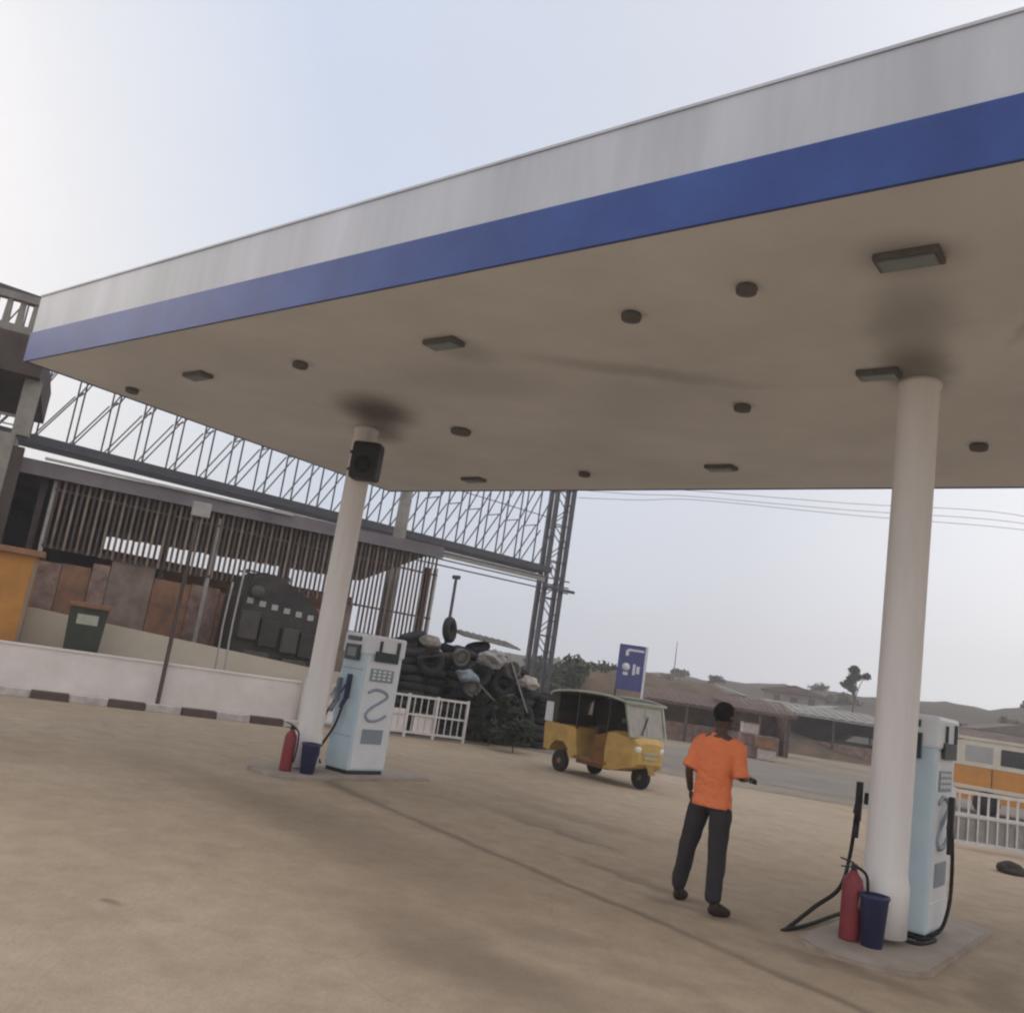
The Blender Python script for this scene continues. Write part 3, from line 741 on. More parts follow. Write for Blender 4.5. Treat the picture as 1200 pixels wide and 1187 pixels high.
# shrubs at the foot of the heap
for k, (x, y, h) in enumerate(((572, 868, 1.25), (600, 876, 1.0), (625, 868, 1.3))):
    P = pl(x, y+6)
    tree((P.x, P.y, 0), h, .6, ['dark scrubby bush beside the right end of the white railing', 'lowest dark bush between the railing and the rickshaw', 'dark bush just behind the rear of the yellow rickshaw'][k],
         m_leafd, 'shrub', 'shrub', 'shrubs at the tyre heap', 1100, .075, 20+k, 9, .15)
# trees beyond
TL = [(655, 60, 3.6, 2.6), (690, 56, 3.2, 2.6), (715, 62, 3.4, 2.5), (640, 52, 3.5, 2.2)]
for k, (x, dd, h, r_) in enumerate(TL):
    P = zd(x, 800, dd)
    tree((P.x, P.y, -.1), h, r_, ['leafy dark tree behind the lattice tower, left of the road sign', 'low dark tree straight above the rickshaw roof', 'dark tree right behind the blue sign', 'dark tree just left of the tower legs'][k],
         m_leafd, group='dark trees beyond the rickshaw', nl=1600, leaf=.20, seed=40+k, clumps=12, trunk=.15)
P = zd(1003, 790, 90)
tree((P.x, P.y, ridge_z(math.atan2(P.x, P.y), 90)-.3), 7.4, 1.25, 'lone small-crowned tree on the skyline left of the right column', m_leafd, seed=5, nl=1300, leaf=.17, clumps=9, trunk=.66)
rnd = random.Random(11)
for k in range(24):
    x = rnd.uniform(745, 1230); dd = rnd.uniform(85, 150); P = zd(x, 820, dd); az = math.atan2(P.x, P.y)
    tree((P.x, P.y, ridge_z(az, dd)-.3), rnd.uniform(.6, 1.1), rnd.uniform(1.4, 2.6), 'low olive scrub tree on the far hillside', m_leafo, name='scrub_tree', group='scrub trees on the far hill', nl=220, leaf=.34, seed=100+k, clumps=6, trunk=.2)

# ------------------------------------------------------------------ houses and stalls beyond the road
def house(x, dd, w_, d_, h_, roofm, wallm, lab, rot=None, z=0, grp='small houses beyond the road'):
    P = zd(x, 820, dd); t = thing('small_house', lab, 'house', (P.x, P.y, z), YAW if rot is None else rot, grp)
    MB().b2(-w_/2, w_/2, -d_/2, d_/2, -.5, h_).build('wall', wallm, t)
    g = MB(); g.poly([(-w_/2-.35, h_), (0, h_+w_*.13), (w_/2+.35, h_), (w_/2+.35, h_-.08), (-w_/2-.35, h_-.08)], -d_/2-.35, d_/2+.35); g.build('roof', roofm, t)
    for sx in (-.28, .28):
        f = MB().b2(sx*w_-.35, sx*w_+.35, -d_/2-.03, -d_/2-.001, h_*.42, h_*.78).build('window', m_darkroom, t)
    MB().b2(-.4, .4, -d_/2-.03, -d_/2-.001, -.4, h_*.75).build('door', m_post, t)
    return t
HS = [(840, 105, 7, 6, 2.6, m_zinc, m_creamwall, 'zinc-roofed house on the hillside just above the person'),
      (880, 95, 8, 6, 2.5, m_zinc, m_rust, 'zinc-roofed brown house up the hill right of the person'),
      (930, 112, 9, 6, 2.6, m_rustroof, m_creamwall, 'rust-roofed cream house high behind the dark market shed'),
      (975, 98, 8, 6, 2.6, m_zinc, m_plaster, 'grey house with zinc roof behind the market shed, below the lone tree'),
      (1130, 88, 8, 6, 2.6, m_zinc, m_creamwall, 'cream house with zinc roof on the hill above the orange minibus'),
      (1185, 100, 9, 6, 2.8, m_rustroof, m_plaster, 'rust-roofed grey house on the hill at the right edge'),
      ]
for x, dd, a1, a2, a3, a4, a5, lab in HS:
    P = zd(x, 820, dd); house(x, dd, a1*.75, a2*.75, a3*.72, a4, a5, lab, z=ridge_z(math.atan2(P.x, P.y), dd)-.3, rot=YAW+rnd.uniform(-.5, .3))
rd = math.atan2(road_d.y, road_d.x)
def stall(x, y0, w_, d_, h_, roofm, wallm, lab, open_=True):
    P = pl(x, y0); t = thing('market_stall', lab, 'market stall', (P.x, P.y, 0), YAW-.05, 'roadside stalls across the road')
    MB().b2(-w_/2, w_/2, d_*.9, d_, 0, h_).build('back_wall', wallm, t)
    MB().b2(-w_/2, -w_/2+.08, .2, d_*.9, 0, h_).build('side_wall', wallm, t)
    MB().b2(w_/2-.08, w_/2, .2, d_*.9, 0, h_).build('side_wall', wallm, t)
    g = MB(); n = 24
    for i in range(n):
        a = -w_/2-.25+(w_+.5)*i/n; b = a+(w_+.5)/n; dz = .03*(i % 2)
        g.b2(a, b, -.5, -.46, h_-.10+dz, h_+dz) if False else None
        v = [g.bm.verts.new(p) for p in ((a, -.5, h_-.05+dz), (b, -.5, h_-.05+dz), (b, d_+.2, h_+.5+dz), (a, d_+.2, h_+.5+dz))]; g.bm.faces.new(v)
    g.b2(-w_/2-.25, w_/2+.25, -.5, -.42, h_-.16, h_-.06)
    g.build('roof', roofm, t)
    for xx in (-w_/2+.1, 0, w_/2-.1): MB().b2(xx-.06, xx+.06, -.35, -.23, 0, h_-.05).build('post', m_post, t)
    MB().b2(-w_/2+.3, w_/2-.3, .3, .9, 0, .8).build('counter', m_cloth1, t)
    return t
stall(972, 888, 5.8, 3.2, 2.15, m_zinc, m_darkroom, 'dark open market shed with pale zinc roof across the road')
stall(885, 882, 2.8, 2.4, 1.9, m_rustroof, m_cloth1, 'small brown stall right behind the person')
stall(800, 868, 3.6, 2.4, 1.75, m_rustroof, m_rust, 'rust-red stall between the rickshaw and the person')
stall(1160, 915, 5.5, 2.4, 2.25, m_rustroof, m_darkroom, 'dark green-brown stall behind the orange minibus')
# goods at the small stall
gi = 0
for (x, y, z_, m_) in ((868, 885, 0, m_cloth2), (882, 888, 0, m_cloth1), (897, 891, 0, m_cloth2), (873, 886, .45, m_cloth1), (893, 890, .45, m_rust), (875, 886, .9, m_cloth2)):
    P = pl(x, y); P.z = z_
    g = MB(); g.box((0, 0, .22), (.62, .5, .42), bev=.03)
    o = thing('goods_crate', ['pale goods crate on the ground, left in the row before the small brown stall', 'brown goods crate on the ground in the middle of the row before the small stall',
        'pale goods crate on the ground, right in the row before the small stall', 'brown goods crate stacked second on the left before the small stall', 'rusty goods crate stacked second on the right before the small stall',
        'pale goods crate, topmost of the stack before the small stall'][gi], 'crate', P, YAW, 'crates before the small stall')
    g.build('box', m_, o); MB().b2(-.33, .33, -.27, .27, .40, .445).build('lid', m_cloth1, o); gi += 1

# parked dark car by the shed
P = pl(1012, 893)
t = thing('parked_car', 'dark grey parked car by the market shed, left of the right column', 'car', (P.x, P.y, 0), rd+R(8))
body = [(-2.0, .35), (2.0, .35), (2.05, .7), (1.9, .88), (1.0, .95), (.45, 1.38), (-.9, 1.42), (-1.6, 1.0), (-2.05, .92)]
MB().poly(body, -.8, .8).build('body', m_van, t)
MB().poly([(-.8, 1.0), (-1.35, 1.0), (-.85, 1.34), (-.05, 1.35), (-.05, 1.0)], -.815, .815).poly([(.05, 1.0), (.05, 1.35), (.42, 1.32), (.85, 1.0)], -.815, .815).build('window', m_glassp, t)
for x in (-1.25, 1.3):
    for y in (-.82, .62): 
        w_ = MB().lathe((x, y, .32), [(.1, 0), (.3, .0), (.32, .04), (.32, .18), (.1, .18)], 18, Matrix.Rotation(R(-90), 4, 'X')).build('wheel', m_tyre, t)
for y in (-.55, .55): MB().b2(2.03, 2.07, y-.16, y+.16, .62, .76).build('headlight', m_chrome, t)

# ------------------------------------------------------------------ orange minibus
P = pl(1113, 948)
t = thing('orange_minibus', 'orange and cream minibus behind the white fence at the right edge', 'minibus', (P.x, P.y, 0), math.atan2(-.35, 1)+R(22))
h = 1.93
MB().poly([(0, .35), (4.4, .35), (4.45, .9), (4.35, 1.15), (4.0, h-.06), (3.8, h), (.25, h), (.05, h-.08), (-.03, .9)], 0, 1.65).build('body', m_bus_or, t)
MB().poly([(.02, 1.22), (4.32, 1.22), (4.01, h-.07), (3.8, h-.02), (.27, h-.02), (.05, h-.1)], -.012, 1.662).build('upper_body', m_bus_cr, t)
MB().poly([(-.02, h-.02), (3.95, h-.02), (3.8, h+.05), (.15, h+.05)], -.04, 1.69).build('roof', m_bus_cr, t)
for k, x in enumerate((.3, 1.15, 2.0, 2.9)):
    f = MB().b2(x, x+.66, -.02, -.013, 1.34, 1.76).build('window', m_glass if k in (1, 3) else m_glassp, t)
for x in (.95, 1.8, 2.72): MB().b2(x, x+.02, -.016, -.001, .45, 1.2).build('door_seam', m_post, t)
MB().b2(0, 4.4, -.03, 0, .62, .72).build('side_trim', m_bus_cr, t)
for x in (.85, 3.5): MB().lathe((x, -.03, .33), [(.1, 0), (.3, .0), (.33, .04), (.33, .2), (.1, .2)], 20, Matrix.Rotation(R(-90), 4, 'X')).build('wheel', m_tyre, t)
MB().b2(-.08, .0, .1, 1.5, .38, .52).build('bumper', m_dark, t)

# ------------------------------------------------------------------ right white fence
P = pl(1113, 991); Q = pl(1197, 1004)
FR = Frame((P.x, P.y), (Q.x-P.x, Q.y-P.y))
t = thing('white_fence', 'white metal fence with bars in front of the orange minibus', 'fence', (P.x, P.y, 0), FR.rot)
Lr = 9.
g = MB()
for z_ in (.93, .55, .10): g.bar((0, 0, z_), (Lr, 0, z_), .055)
g.build('rails', m_rail, t)
g = MB(); x = .12
while x < Lr: g.bar((x, 0, .1), (x, 0, .93), .028); x += .17
g.build('bars', m_rail, t)
x = 0
while x <= Lr: MB().b2(x-.04, x+.04, -.04, .04, 0, .98).build('post', m_rail, t); x += 1.5
MB().b2(.05, 2.9, .02, .035, .12, .5).build('panel', m_sack, t)
# rubble lump
P = pl(1186, 1024)
g = MB(); bmesh.ops.create_icosphere(g.bm, subdivisions=3, radius=.2)
for v in g.bm.verts: v.co *= 1+.35*noise.noise(v.co*6); v.co.z = max(v.co.z*.6, -.05)
tag(g.build('stone', m_rock, loc=(P.x, P.y, .05)), 'dark lump of stone on the ground in front of the white fence', 'stone')

# ------------------------------------------------------------------ road sign
a = zd(719, 815, 30); b = zd(752, 820, 30)
t = thing('road_sign', 'tall blue board sign with white lettering behind the rickshaw', 'sign', (a.x, a.y, 0), math.atan2(b.y-a.y, b.x-a.x))
ws = (Vector((b.x, b.y))-Vector((a.x, a.y))).length; zt = zd(735, 755, 30).z; zb_ = zd(735, 805, 30).z
MB().b2(0, ws-.06, -.04, .04, zb_-.1, zt).build('board', m_signblue, t)
MB().b2(ws-.055, ws+.02, -.05, .05, 0, zt).build('post', m_signwhite, t)
MB().b2(.0, .06, .05, .11, 0, zt-.2).build('post', m_steel, t)
g = MB(); rnd2 = random.Random(5)
zz1 = zt-.16
g.b2(.28, .8, -.05, -.041, zz1-.04, zz1+.03)
g.b2(.22, .32, -.05, -.041, zz1-.2, zz1-.02)
g.build('lettering', m_signwhite, t)
g = MB()
g.lathe((.28, -.041, zt-.72), [(.001, 0), (.13, 0), (.13, .01), (.001, .01)], 16, Matrix.Rotation(R(90), 4, 'X'))
g.b2(.2, .36, -.05, -.0411, zt-.98, zt-.88); g.b2(.5, .58, -.05, -.0411, zt-.95, zt-.6); g.b2(.62, .72, -.05, -.0411, zt-.9, zt-.66)
g.build('emblem', m_signwhite, t)
# far mast
P = zd(790, 785, 130)
t = thing('far_mast', 'thin faint mast on the far skyline right of the blue sign', 'mast', (P.x, P.y, 0))
MB().lathe((0, 0, 4), [(.09, 0), (.05, 6)], 8).build('pole', m_steel, t)

# ------------------------------------------------------------------ cables + pole (out of frame to the right)
u0 = Bp
pend = zd(1330, 640, 46)
t = thing('utility_pole', 'wooden utility pole with crossarm carrying the overhead cables', 'utility pole', (pend.x, pend.y, 0), YAW)
MB().lathe((0, 0, 0), [(.15, 0), (.11, pend.z+.4)], 12).build('pole', m_post, t)
MB().b2(-.1, .1, -1.2, 1.2, pend.z-.2, pend.z-.05).build('crossarm', m_post, t)
CL = [((812, 575, 40), (1190, 603, 43)), ((815, 582, 40), (1190, 612, 43)), ((820, 586, 40), (1192, 620, 43)), ((812, 577, 42), (1195, 574, 43))]
for k, (a, b) in enumerate(CL[:3]):
    a = zd(*a); b = zd(*b); d_ = (b-a)
    s_ = a - d_*1.0; e_ = b + d_*.4
    s_ = Vector((Bp.x+.3+k*.2, Bp.y+.3*k, Bp.z+3.9-.3*k)); e_ = Vector((pend.x-.6+.5*k, pend.y, pend.z-.1))
    pts = [s_, s_.lerp(a, .5)+Vector((0, 0, -.05)), a, a.lerp(b, .5)-Vector((0, 0, .05)), b, e_]
    tag(MB().tube(pts, .011, 5, 6).build('overhead_cable', m_steel), ['topmost thin overhead cable right of the tower', 'middle thin overhead cable of three', 'lowest thin overhead cable of three'][k], 'cable', 'overhead cables')

# ------------------------------------------------------------------ auto rickshaw
pf = pl(756, 924); pr = pl(662, 908)
hd = R(-14)
t = thing('auto_rickshaw', 'yellow three-wheeled auto rickshaw with dark canvas top on the forecourt', 'auto rickshaw', (-9.52, 15.95, 0), hd); t.scale = (.93, .93, .93)
# x forward: rear axle -.75, front wheel 1.15 ; width .64 half
hw = .62
# rear tub
MB().poly([(-1.25, .42), (-1.30, .95), (-1.22, 1.0), (-.30, .98), (-.22, .62), (-.15, .36), (-.42, .34), (-.48, .52), (-.62, .64), (-.88, .64), (-1.02, .52), (-1.06, .40)], -hw, hw).build('body', m_yel, t)
MB().b2(-.2, .72, -hw+.03, hw-.03, .28, .36).build('floor', m_yel2, t)
MB().b2(-.28, .68, -hw, -hw+.03, .36, .42).b2(-.28, .68, hw-.03, hw, .36, .42).build('sill', m_rust, t)
# front cowl: tapers toward the nose
g = MB()
def ring(x, w0, z0, w1, z1, n=5):
    return [(x, -w0, z0), (x, -w1, z1), (x, w1, z1), (x, w0, z0)]
secs = [(.62, .60, .30, .60, 1.02), (.85, .58, .30, .57, 1.02), (1.10, .50, .38, .50, .98), (1.24, .44, .42, .44, .96), (1.31, .34, .50, .34, .86)]
prev = None
for x, w0, z0, w1, z1 in secs:
    cur = [g.bm.verts.new(p) for p in ((x, -w0, z0), (x, -w1-.02, (z0+z1)/2), (x, -w1, z1), (x, -w1*.5, z1+.05), (x, w1*.5, z1+.05), (x, w1, z1), (x, w1+.02, (z0+z1)/2), (x, w0, z0))]
    if prev:
        for i in range(8): g.bm.faces.new((prev[i], prev[(i+1) % 8], cur[(i+1) % 8], cur[i]))
    else: g.bm.faces.new(cur[::-1])
    prev = cur
g.bm.faces.new(prev)
cw = g.build('front_cowl', m_yel, t)
MB().b2(1.30, 1.335, -.2, .2, .60, .64).b2(1.30, 1.33, -.24, .24, .70, .74).build('grille_bar', m_trim, cw)
MB().poly([(.62, .4), (.62, 1.0), (.30, .9), (.22, .4)], -hw-.01, -hw+.02).build('side_door', m_yel2, t)
MB().poly([(.62, .4), (.62, 1.0), (.30, .9), (.22, .4)], hw-.02, hw+.01).build('side_door', m_yel2, t)
# windscreen frame and glass, leaning back
def ws(y, z): return (1.20-(z-1.0)*.32, y*(1-.12*(1.66-z)), z)
g = MB()
for y in (-.56, .56): g.bar(ws(y, 1.0), ws(y*.96, 1.66), .05)
g.bar(ws(-.56, 1.02), ws(.56, 1.02), .05); g.bar(ws(-.54, 1.64), ws(.54, 1.64), .06); g.bar(ws(0, 1.02), ws(0, 1.64), .02)
wf = g.build('windscreen_frame', m_trim, t)
g = MB(); v = [g.bm.verts.new(ws(y, z)) for y, z in ((-.54, 1.04), (.54, 1.04), (.52, 1.62), (-.52, 1.62))]; g.bm.faces.new(v)
mg = mat('windscreen_dusty', (.30, .27, .23), .25, .3, 5, spec=.6); g.build('glass', mg, wf)
MB().bar((1.21, -.2, 1.06), (1.09, .05, 1.42), .02).build('wiper', m_dark, wf)
# roof canvas
prof = [(-1.28, 1.0), (-1.34, 1.25), (-1.28, 1.55), (-1.12, 1.68), (-.4, 1.75), (.5, 1.75), (1.02, 1.70), (1.02, 1.65), (.5, 1.70), (-.4, 1.70), (-1.05, 1.63), (-1.2, 1.5), (-1.26, 1.25), (-1.2, 1.0)]
MB().poly(prof, -hw, hw).build('canvas_roof', m_canvas, t)
g = MB()
for y in (-hw-.012, hw+.012): g.tube([(-1.22, y, 1.58), (-1.05, y, 1.67), (-.4, y, 1.735), (.5, y, 1.74), (1.03, y, 1.675)], .026, 6, 4)
g.bar((1.03, -hw, 1.675), (1.03, hw, 1.675), .05); g.build('roof_trim', m_trim, t)
MB().poly([(-1.29, 1.22), (-1.27, 1.56), (-1.05, 1.64), (-.92, 1.64), (-.92, 1.02), (-1.28, 1.0)], -hw-.005, -hw+.02).build('side_curtain', m_canvas, t)
MB().poly([(-1.31, 1.0), (-1.31, 1.42), (-1.08, 1.42), (-1.05, 1.0)], -hw-.014, -hw-.006).build('curtain_patch', m_signwhite, t)
for x in (-.30, .62): MB().bar((x, -hw+.02, .95 if x < 0 else 1.0), (x, -hw+.02, 1.70), .035).bar((x, hw-.02, .95), (x, hw-.02, 1.70), .035).build('side_bar', m_dark, t)
MB().b2(-1.0, -.45, -.52, .52, .62, .76, bev=.03).b2(-1.12, -.98, -.52, .52, .76, 1.25, bev=.03).build('passenger_seat', m_seat, t)
MB().b2(.02, .32, -.28, .28, .55, .68, bev=.03).b2(-.02, .05, -.28, .28, .68, 1.1, bev=.02).build('driver_seat', m_seat, t)
MB().tube([(.62, -.33, 1.05), (.58, -.1, 1.0), (.60, 0, .98), (.58, .1, 1.0), (.62, .33, 1.05)], .018).build('handlebar', m_dark, t)
for y in (-.33, .33):
    hl = MB().lathe((1.26, y, .78), [(.001, .06), (.06, .05), (.085, .02), (.09, 0), (.09, -.08), (.001, -.08)], 20, Matrix.Rotation(R(90), 4, 'Y')).build('headlight', m_chrome, t)
MB().poly([(-1.1, 1.0), (.60, .98), (.60, 1.66), (-1.1, 1.66)], hw-.03, hw-.015).build('side_curtain', m_canvas, t)  # added sheet on the far side, keeps the cabin dark
g = MB()
for k in range(9):
    a0 = R(10+k*17); a1 = R(10+(k+1)*17)
    v = [g.bm.verts.new((1.12+.29*math.cos(a), y, .26+.29*math.sin(a))) for a, y in ((a0, -.1), (a1, -.1), (a1, .1), (a0, .1))]; g.bm.faces.new(v)
bmesh.ops.solidify(g.bm, geom=g.bm.faces[:], thickness=.012)
g.build('mudguard', m_yel, t)
def wheel(x, y):
    w_ = thing('wheel', '', '', (x, y, .23)); del w_['label']; del w_['category']; w_.parent = t
    ax = Matrix.Rotation(R(90), 4, 'X')
    MB().lathe((0, 0, 0), [(.13, -.05), (.2, -.06), (.23, -.04), (.235, 0), (.23, .04), (.2, .06), (.13, .05)], 26, ax).build('tyre', m_tyre, w_)
    MB().lathe((0, 0, 0), [(.03, -.055), (.06, -.05), (.13, -.03), (.13, .03), (.06, .05), (.03, .055)], 20, ax).build('hub', m_rust, w_)
wheel(-.75, -.52); wheel(-.75, .52); wheel(1.12, 0)
MB().bar((1.12, -.09, .23), (1.0, -.09, .62), .035).bar((1.12, .09, .23), (1.0, .09, .62), .035).build('fork', m_dark, t)
MB().bar((-1.34, -.5, .4), (-1.34, .5, .4), .05).bar((-1.34, -.4, .4), (-1.2, -.4, .45), .04).bar((-1.34, .4, .4), (-1.2, .4, .45), .04).build('rear_bumper', m_dark, t)
MB().bar((1.12, -.66, 1.28), (1.08, -.54, 1.2), .015).box((1.13, -.70, 1.3), (.03, .12, .09), bev=.01).build('wing_mirror', m_dark, t)

# ------------------------------------------------------------------ person
def skinmesh(name, m, parent, verts, edges, radii, root=0, sub=2, disp=0.):
    me = bpy.data.meshes.new(name); me.from_pydata(verts, edges, []); o = bpy.data.objects.new(name, me); COL.objects.link(o)
    sk = o.modifiers.new('s', 'SKIN'); sk.use_smooth_shade = True
    for i, r_ in enumerate(radii):
        v = me.skin_vertices[0].data[i]; v.radius = r_ if isinstance(r_, tuple) else (r_, r_); v.use_root = (i == root)
    ss = o.modifiers.new('u', 'SUBSURF'); ss.levels = sub; ss.render_levels = sub
    dg = bpy.context.evaluated_depsgraph_get(); ev = o.evaluated_get(dg)
    nm = bpy.data.meshes.new_from_object(ev); o.modifiers.clear(); old = o.data; o.data = nm; bpy.data.meshes.remove(old)
    nm.name = name; nm.materials.clear(); nm.materials.append(m)
    for p in nm.polygons: p.use_smooth = True
    o.parent = parent; return o

PB = pl(825, 1072)
pt = thing('person', 'person in a bright orange shirt and dark trousers standing with back turned', 'person', (PB.x, PB.y, 0), math.atan2(-PB.x, PB.y))
# joints (x right, y away, z up)
pel = (-.035, .06, .93); wai = (-.035, .06, 1.08); che = (-.03, .05, 1.28); nkb = (-.022, .055, 1.44); nek = (-.015, .06, 1.50)
shL = (-.17, .13, 1.395); elL = (-.255, .07, 1.14); wrL = (-.225, .20, .95)
shR = (.13, -.02, 1.395); elR = (.185, -.06, 1.14); wrR = (.245, .11, 1.14)
hpL = (-.125, .10, .90); knL = (-.195, .22, .49); anL = (-.25, .34, .09)
hpR = (.045, .02, .90); knR = (.055, .02, .48); anR = (.055, .0, .09)
toL = (-.19, .47, .035); toR = (.20, .10, .035)
V = [pel, wai, che, nkb, nek, (-.012, .065, 1.535), (-.005, .07, 1.60), (.0, .072, 1.655), (.0, .07, 1.695),
     shL, elL, wrL, shR, elR, wrR, hpL, knL, anL, toL, hpR, knR, anR, toR]
Ed = [(0, 1), (1, 2), (2, 3), (3, 4), (4, 5), (5, 6), (6, 7), (7, 8), (3, 9), (9, 10), (10, 11), (3, 12), (12, 13), (13, 14), (0, 15), (15, 16), (16, 17), (17, 18), (0, 19), (19, 20), (20, 21), (21, 22)]
Rd = [.10, .09, .095, .065, .052, .060, .083, .078, .045, .046, .038, .028, .046, .038, .028, .088, .058, .04, .03, .088, .058, .04, .03]
body = skinmesh('body', m_skin, pt, V, Ed, Rd)
# face features and ears: small meshes joined into the body mesh
def add_to(o, fn):
    bm = bmesh.new(); bm.from_mesh(o.data); g = MB(); g.bm.free(); g.bm = bm; fn(g); bmesh.ops.recalc_face_normals(bm, faces=bm.faces)
    bm.to_mesh(o.data); bm.free()
    for p in o.data.polygons: p.use_smooth = True
fd = Vector((.72, .69, 0)); sd = Vector((.69, -.72, 0)); hc = Vector((0, .072, 1.63))
def feats(g):
    def blob(c, r_, sc_=(1, 1, 1)):
        v = bmesh.ops.create_icosphere(g.bm, subdivisions=2, radius=r_)['verts']
        bmesh.ops.transform(g.bm, matrix=Matrix.Translation(c) @ Matrix.Rotation(math.atan2(fd.y, fd.x), 4, 'Z') @ Matrix.Diagonal((*sc_, 1)), verts=v)
    blob(hc+fd*.085+Vector((0, 0, -.015)), .022, (1, .8, 1.4))          # nose
    blob(hc+fd*.072+Vector((0, 0, -.055)), .026, (.7, 1.2, .5))         # mouth
    blob(hc+fd*.055+Vector((0, 0, -.085)), .035, (1, 1, .8))            # chin
    for s_ in (-1, 1):
        blob(hc+sd*.082*s_+Vector((0, 0, -.01)), .03, (.7, .35, 1.15))   # ears
        blob(hc+fd*.072+sd*.032*s_+Vector((0, 0, .012)), .015, (.6, 1.2, .6))
add_to(body, feats)
# hands : palm plus five short bent fingers, joined into the body
def hand(wr, d, up_, thumb_side):
    d = Vector(d).normalized(); up_ = Vector(up_); up_ = (up_-d*up_.dot(d)).normalized(); sdv = d.cross(up_)*thumb_side
    w = Vector(wr)
    def fn(g):
        pal = w+d*.045
        v = bmesh.ops.create_icosphere(g.bm, subdivisions=2, radius=1)['verts']
        mx = Matrix((d*.055, sdv*.040, up_*.018)).transposed().to_4x4(); mx.translation = pal
        bmesh.ops.transform(g.bm, matrix=mx, verts=v)
        for k, ln in enumerate((.068, .078, .072, .056)):
            b = w+d*.082+sdv*(.028-.0185*k)
            g.tube([b-d*.02, b+d*ln*.4+up_*-.006, b+d*ln*.75-up_*.022, b+d*ln*.85-up_*.045], .0088, 6, 3)
        b = w+d*.03+sdv*.03
        g.tube([b, b+sdv*.028+d*.025-up_*.006, b+sdv*.032+d*.052-up_*.02], .010, 6, 3)
    return fn
add_to(body, hand(wrL, Vector(wrL)-Vector(elL)*1.0, (-.7, -.3, .3), 1))
add_to(body, hand(wrR, (.35, .85, .0), (0, 0, 1), -1))
# hair
g = MB(); v = bmesh.ops.create_uvsphere(g.bm, u_segments=28, v_segments=16, radius=1)['verts']
bmesh.ops.transform(g.bm, matrix=Matrix.Translation(hc+Vector((0, 0, .025))-fd*.008) @ Matrix.Rotation(math.atan2(fd.y, fd.x), 4, 'Z') @ Matrix.Diagonal((.1, .09, .098, 1)), verts=v)
dl = [v for v in g.bm.verts if (v.co-hc).dot(fd) > .03 and v.co.z < hc.z+.045 or v.co.z < hc.z-.045]
bmesh.ops.delete(g.bm, geom=dl, context='VERTS')
for f in g.bm.faces: f.smooth = True
for v in g.bm.verts: v.co += (v.co-hc).normalized()*noise.noise(v.co*60)*.004
g.build('hair', m_hair, pt)
# shirt : loose torso with elbow-length sleeves, fused into one surface
st = Vector((.89, -.456, 0)); ft = Vector((.456, .89, 0)); g = MB(); prev = None; cols_ = []
for z_, a_, b_ in ((.862, .170, .124), (.95, .166, .121), (1.04, .159, .117), (1.14, .163, .121), (1.24, .174, .129), (1.32, .184, .126), (1.38, .178, .108), (1.425, .128, .085), (1.46, .07, .066), (1.485, .055, .058)):
    c = Vector((-.034+.02*max(0, z_-1.3), .058, z_)); rg = []
    for k in range(48):
        a = 2*math.pi*k/48; sg = lambda v: math.copysign(abs(v)**.85, v)
        w_ = 1 + .05*noise.noise(Vector((math.cos(a)*2.2, math.sin(a)*2.2, z_*4)))
        rg.append(g.bm.verts.new(c + st*a_*sg(math.cos(a))*w_ + ft*b_*sg(math.sin(a))*w_))
    if prev:
        for k in range(48): g.bm.faces.new((prev[k], prev[(k+1) % 48], rg[(k+1) % 48], rg[k]))
    else: g.bm.faces.new(rg[::-1])
    prev = rg
g.bm.faces.new(prev)
for sh_, el_, k_ in ((shL, elL, .96), (shR, elR, 1.0)):
    a = Vector(sh_)+Vector((0, 0, -.005)); b = a.lerp(Vector(el_), k_)
    inn = Vector((-.034, .058, 1.36)).lerp(a, .55)
    g.tube([inn, a, a.lerp(b, .5), b], lambda u: .066 if u < .5 else .066+.012*(u-.5), 16, 5)
sh = g.build('shirt', m_shirt, pt)
md = sh.modifiers.new('r', 'REMESH'); md.mode = 'VOXEL'; md.voxel_size = .009
md = sh.modifiers.new('s', 'SMOOTH'); md.iterations = 7; md.factor = .6
dg = bpy.context.evaluated_depsgraph_get(); nm = bpy.data.meshes.new_from_object(sh.evaluated_get(dg)); sh.modifiers.clear(); sh.data = nm; nm.name = 'shirt'
for p in nm.polygons: p.use_smooth = True
for v in nm.vertices:
    c = Vector((-.034, .058, v.co.z)); d_ = (v.co-c).normalized()
    f_ = noise.noise(Vector((v.co.x*9+v.co.z*5, v.co.y*9, v.co.z*13)))
    v.co += d_*(.010*f_ + .006*noise.noise(v.co*34))
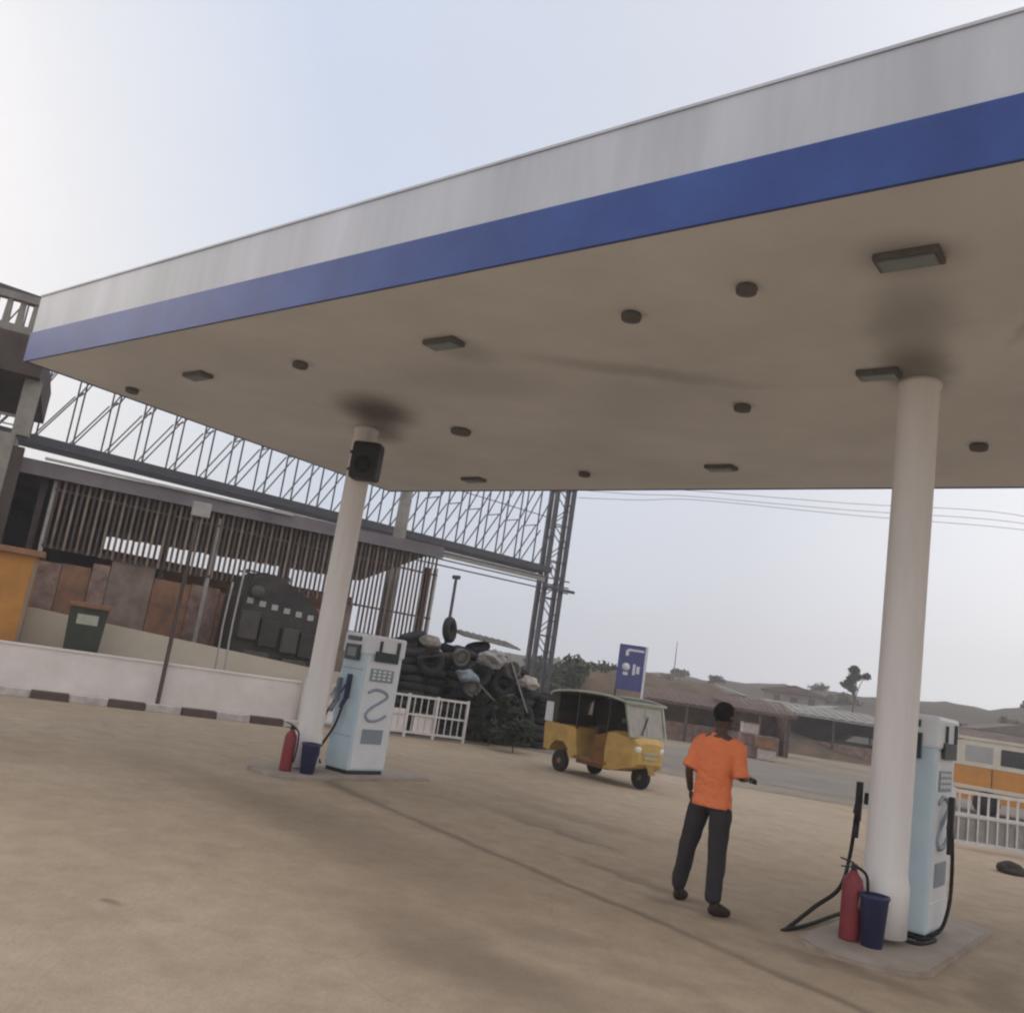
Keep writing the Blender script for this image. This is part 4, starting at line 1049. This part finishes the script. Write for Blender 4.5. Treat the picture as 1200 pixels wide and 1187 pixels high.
# trousers
def mid(a, b, u): return tuple(a[i]+(b[i]-a[i])*u for i in range(3))
V = [(-.035, .06, .93), (-.035, .06, .985), hpL, mid(hpL, knL, .5), knL, mid(knL, anL, .55), mid(knL, anL, .98), hpR, mid(hpR, knR, .5), knR, mid(knR, anR, .55), mid(knR, anR, 1.0)]
Ed = [(0, 1), (0, 2), (2, 3), (3, 4), (4, 5), (5, 6), (0, 7), (7, 8), (8, 9), (9, 10), (10, 11)]
Rd = [.13, .125, .108, .096, .082, .074, .072, .108, .098, .084, .076, .074]
tr = skinmesh('trousers', m_trous, pt, V, Ed, Rd)
for v in tr.data.vertices: v.co += Vector((noise.noise(v.co*11), noise.noise(v.co*11+Vector((5, 0, 0))), 0))*.009
for a, b in ((anL, toL), (anR, toR)):
    a = Vector(a); b = Vector(b); d = (b-a); d.z = 0; d.normalize(); a0 = Vector((a.x, a.y, 0))
    vs = [a0+d*-.045+Vector((0, 0, .045)), a0+d*.03+Vector((0, 0, .06)), a0+d*.12+Vector((0, 0, .042)), a0+d*.19+Vector((0, 0, .034)), a0+d*.0+Vector((0, 0, .11))]
    o = skinmesh('shoe', m_shoe, pt, [tuple(v) for v in vs], [(0, 1), (1, 2), (2, 3), (1, 4)], [.042, .048, .046, .034, .048], root=1)
    for v in o.data.vertices: v.co.z = max(v.co.z, .004)

# ------------------------------------------------------------------ light
SUN_EL, SUN_AZ = R(22), R(-100)        # azimuth from +Y towards +X ; low, to the left of the view
sd_ = Vector((math.sin(SUN_AZ)*math.cos(SUN_EL), math.cos(SUN_AZ)*math.cos(SUN_EL), math.sin(SUN_EL)))
sl = bpy.data.lights.new('sun', 'SUN'); sl.energy = .7; sl.angle = R(20); sl.color = (1, .9, .8)
so = bpy.data.objects.new('sun', sl); COL.objects.link(so); so.rotation_euler = (-sd_).to_track_quat('-Z', 'Y').to_euler(); so.location = (0, 0, 30)
wd = bpy.data.worlds.new('World'); S.world = wd; wd.use_nodes = True
nt = wd.node_tree; N = nt.nodes; L = nt.links; bg = N['Background']
sk = N.new('ShaderNodeTexSky'); sk.sky_type = 'NISHITA'; sk.sun_disc = False; sk.sun_elevation = SUN_EL; sk.sun_rotation = SUN_AZ
sk.air_density = 1.2; sk.dust_density = 5; sk.ozone_density = 1.5
# thin high overcast: pale cloud veil mixed over the clear sky, brighter near the hidden sun, brightest behind the camera as added fill
tc = N.new('ShaderNodeTexCoord'); dp = N.new('ShaderNodeVectorMath'); dp.operation = 'DOT_PRODUCT'
L.new(tc.outputs['Generated'], dp.inputs[0]); dp.inputs[1].default_value = (math.sin(R(-98))*math.cos(R(5)), math.cos(R(-98))*math.cos(R(5)), math.sin(R(5)))
cr = N.new('ShaderNodeValToRGB'); e = cr.color_ramp.elements
BS = 10.
e[0].position = 0.; e[0].color = (1.0, .98, .97, 1); x = cr.color_ramp.elements.new(.17); x.color = (.66, .655, .70, 1); e[1].position = 1.; e[1].color = (.74, .70, .69, 1)
x = cr.color_ramp.elements.new(.45); x.color = (.60, .61, .67, 1); x = cr.color_ramp.elements.new(.74); x.color = (.49, .545, .66, 1); x = cr.color_ramp.elements.new(.86); x.color = (.60, .615, .66, 1)
mr = N.new('ShaderNodeMapRange'); mr.inputs['From Min'].default_value = -.3; mr.inputs['From Max'].default_value = 1
L.new(dp.outputs['Value'], mr.inputs[0]); L.new(mr.outputs[0], cr.inputs[0])
nz = N.new('ShaderNodeTexNoise'); nz.inputs['Scale'].default_value = 1.6; nz.inputs['Detail'].default_value = 4
mpn = N.new('ShaderNodeMapping'); mpn.inputs['Scale'].default_value = (1, 1, 3); L.new(tc.outputs['Generated'], mpn.inputs[0]); L.new(mpn.outputs[0], nz.inputs['Vector'])
mrn = N.new('ShaderNodeMapRange'); mrn.inputs['To Min'].default_value = BS*.93; mrn.inputs['To Max'].default_value = BS*1.07; L.new(nz.outputs['Fac'], mrn.inputs[0])
vm = N.new('ShaderNodeVectorMath'); vm.operation = 'SCALE'; L.new(cr.outputs[0], vm.inputs[0]); L.new(mrn.outputs[0], vm.inputs['Scale'])
mx = N.new('ShaderNodeMix'); mx.data_type = 'RGBA'; mx.inputs[0].default_value = .85
L.new(sk.outputs[0], mx.inputs[6]); L.new(vm.outputs[0], mx.inputs[7]); L.new(mx.outputs[2], bg.inputs[0])
bg.inputs[1].default_value = .1
S.view_settings.view_transform = 'Standard'; S.view_settings.look = 'None'; S.view_settings.exposure = .47; S.view_settings.gamma = 1
S.render.engine = 'CYCLES'

HZ = .0023
hz = MB().b2(-245, 245, -65, 245, -1.5, 22).build('haze', bpy.data.materials.new('haze_air')); struct(hz, 'stuff')
hm = hz.data.materials[0]; hm.use_nodes = True; hn = hm.node_tree; hn.nodes.clear()
ho = hn.nodes.new('ShaderNodeOutputMaterial'); hv = hn.nodes.new('ShaderNodeVolumePrincipled')
hv.inputs['Color'].default_value = (.93, .92, .93, 1); hv.inputs['Density'].default_value = HZ
hn.links.new(hv.outputs[0], ho.inputs['Volume'])
S.cycles.filter_width = 2.2
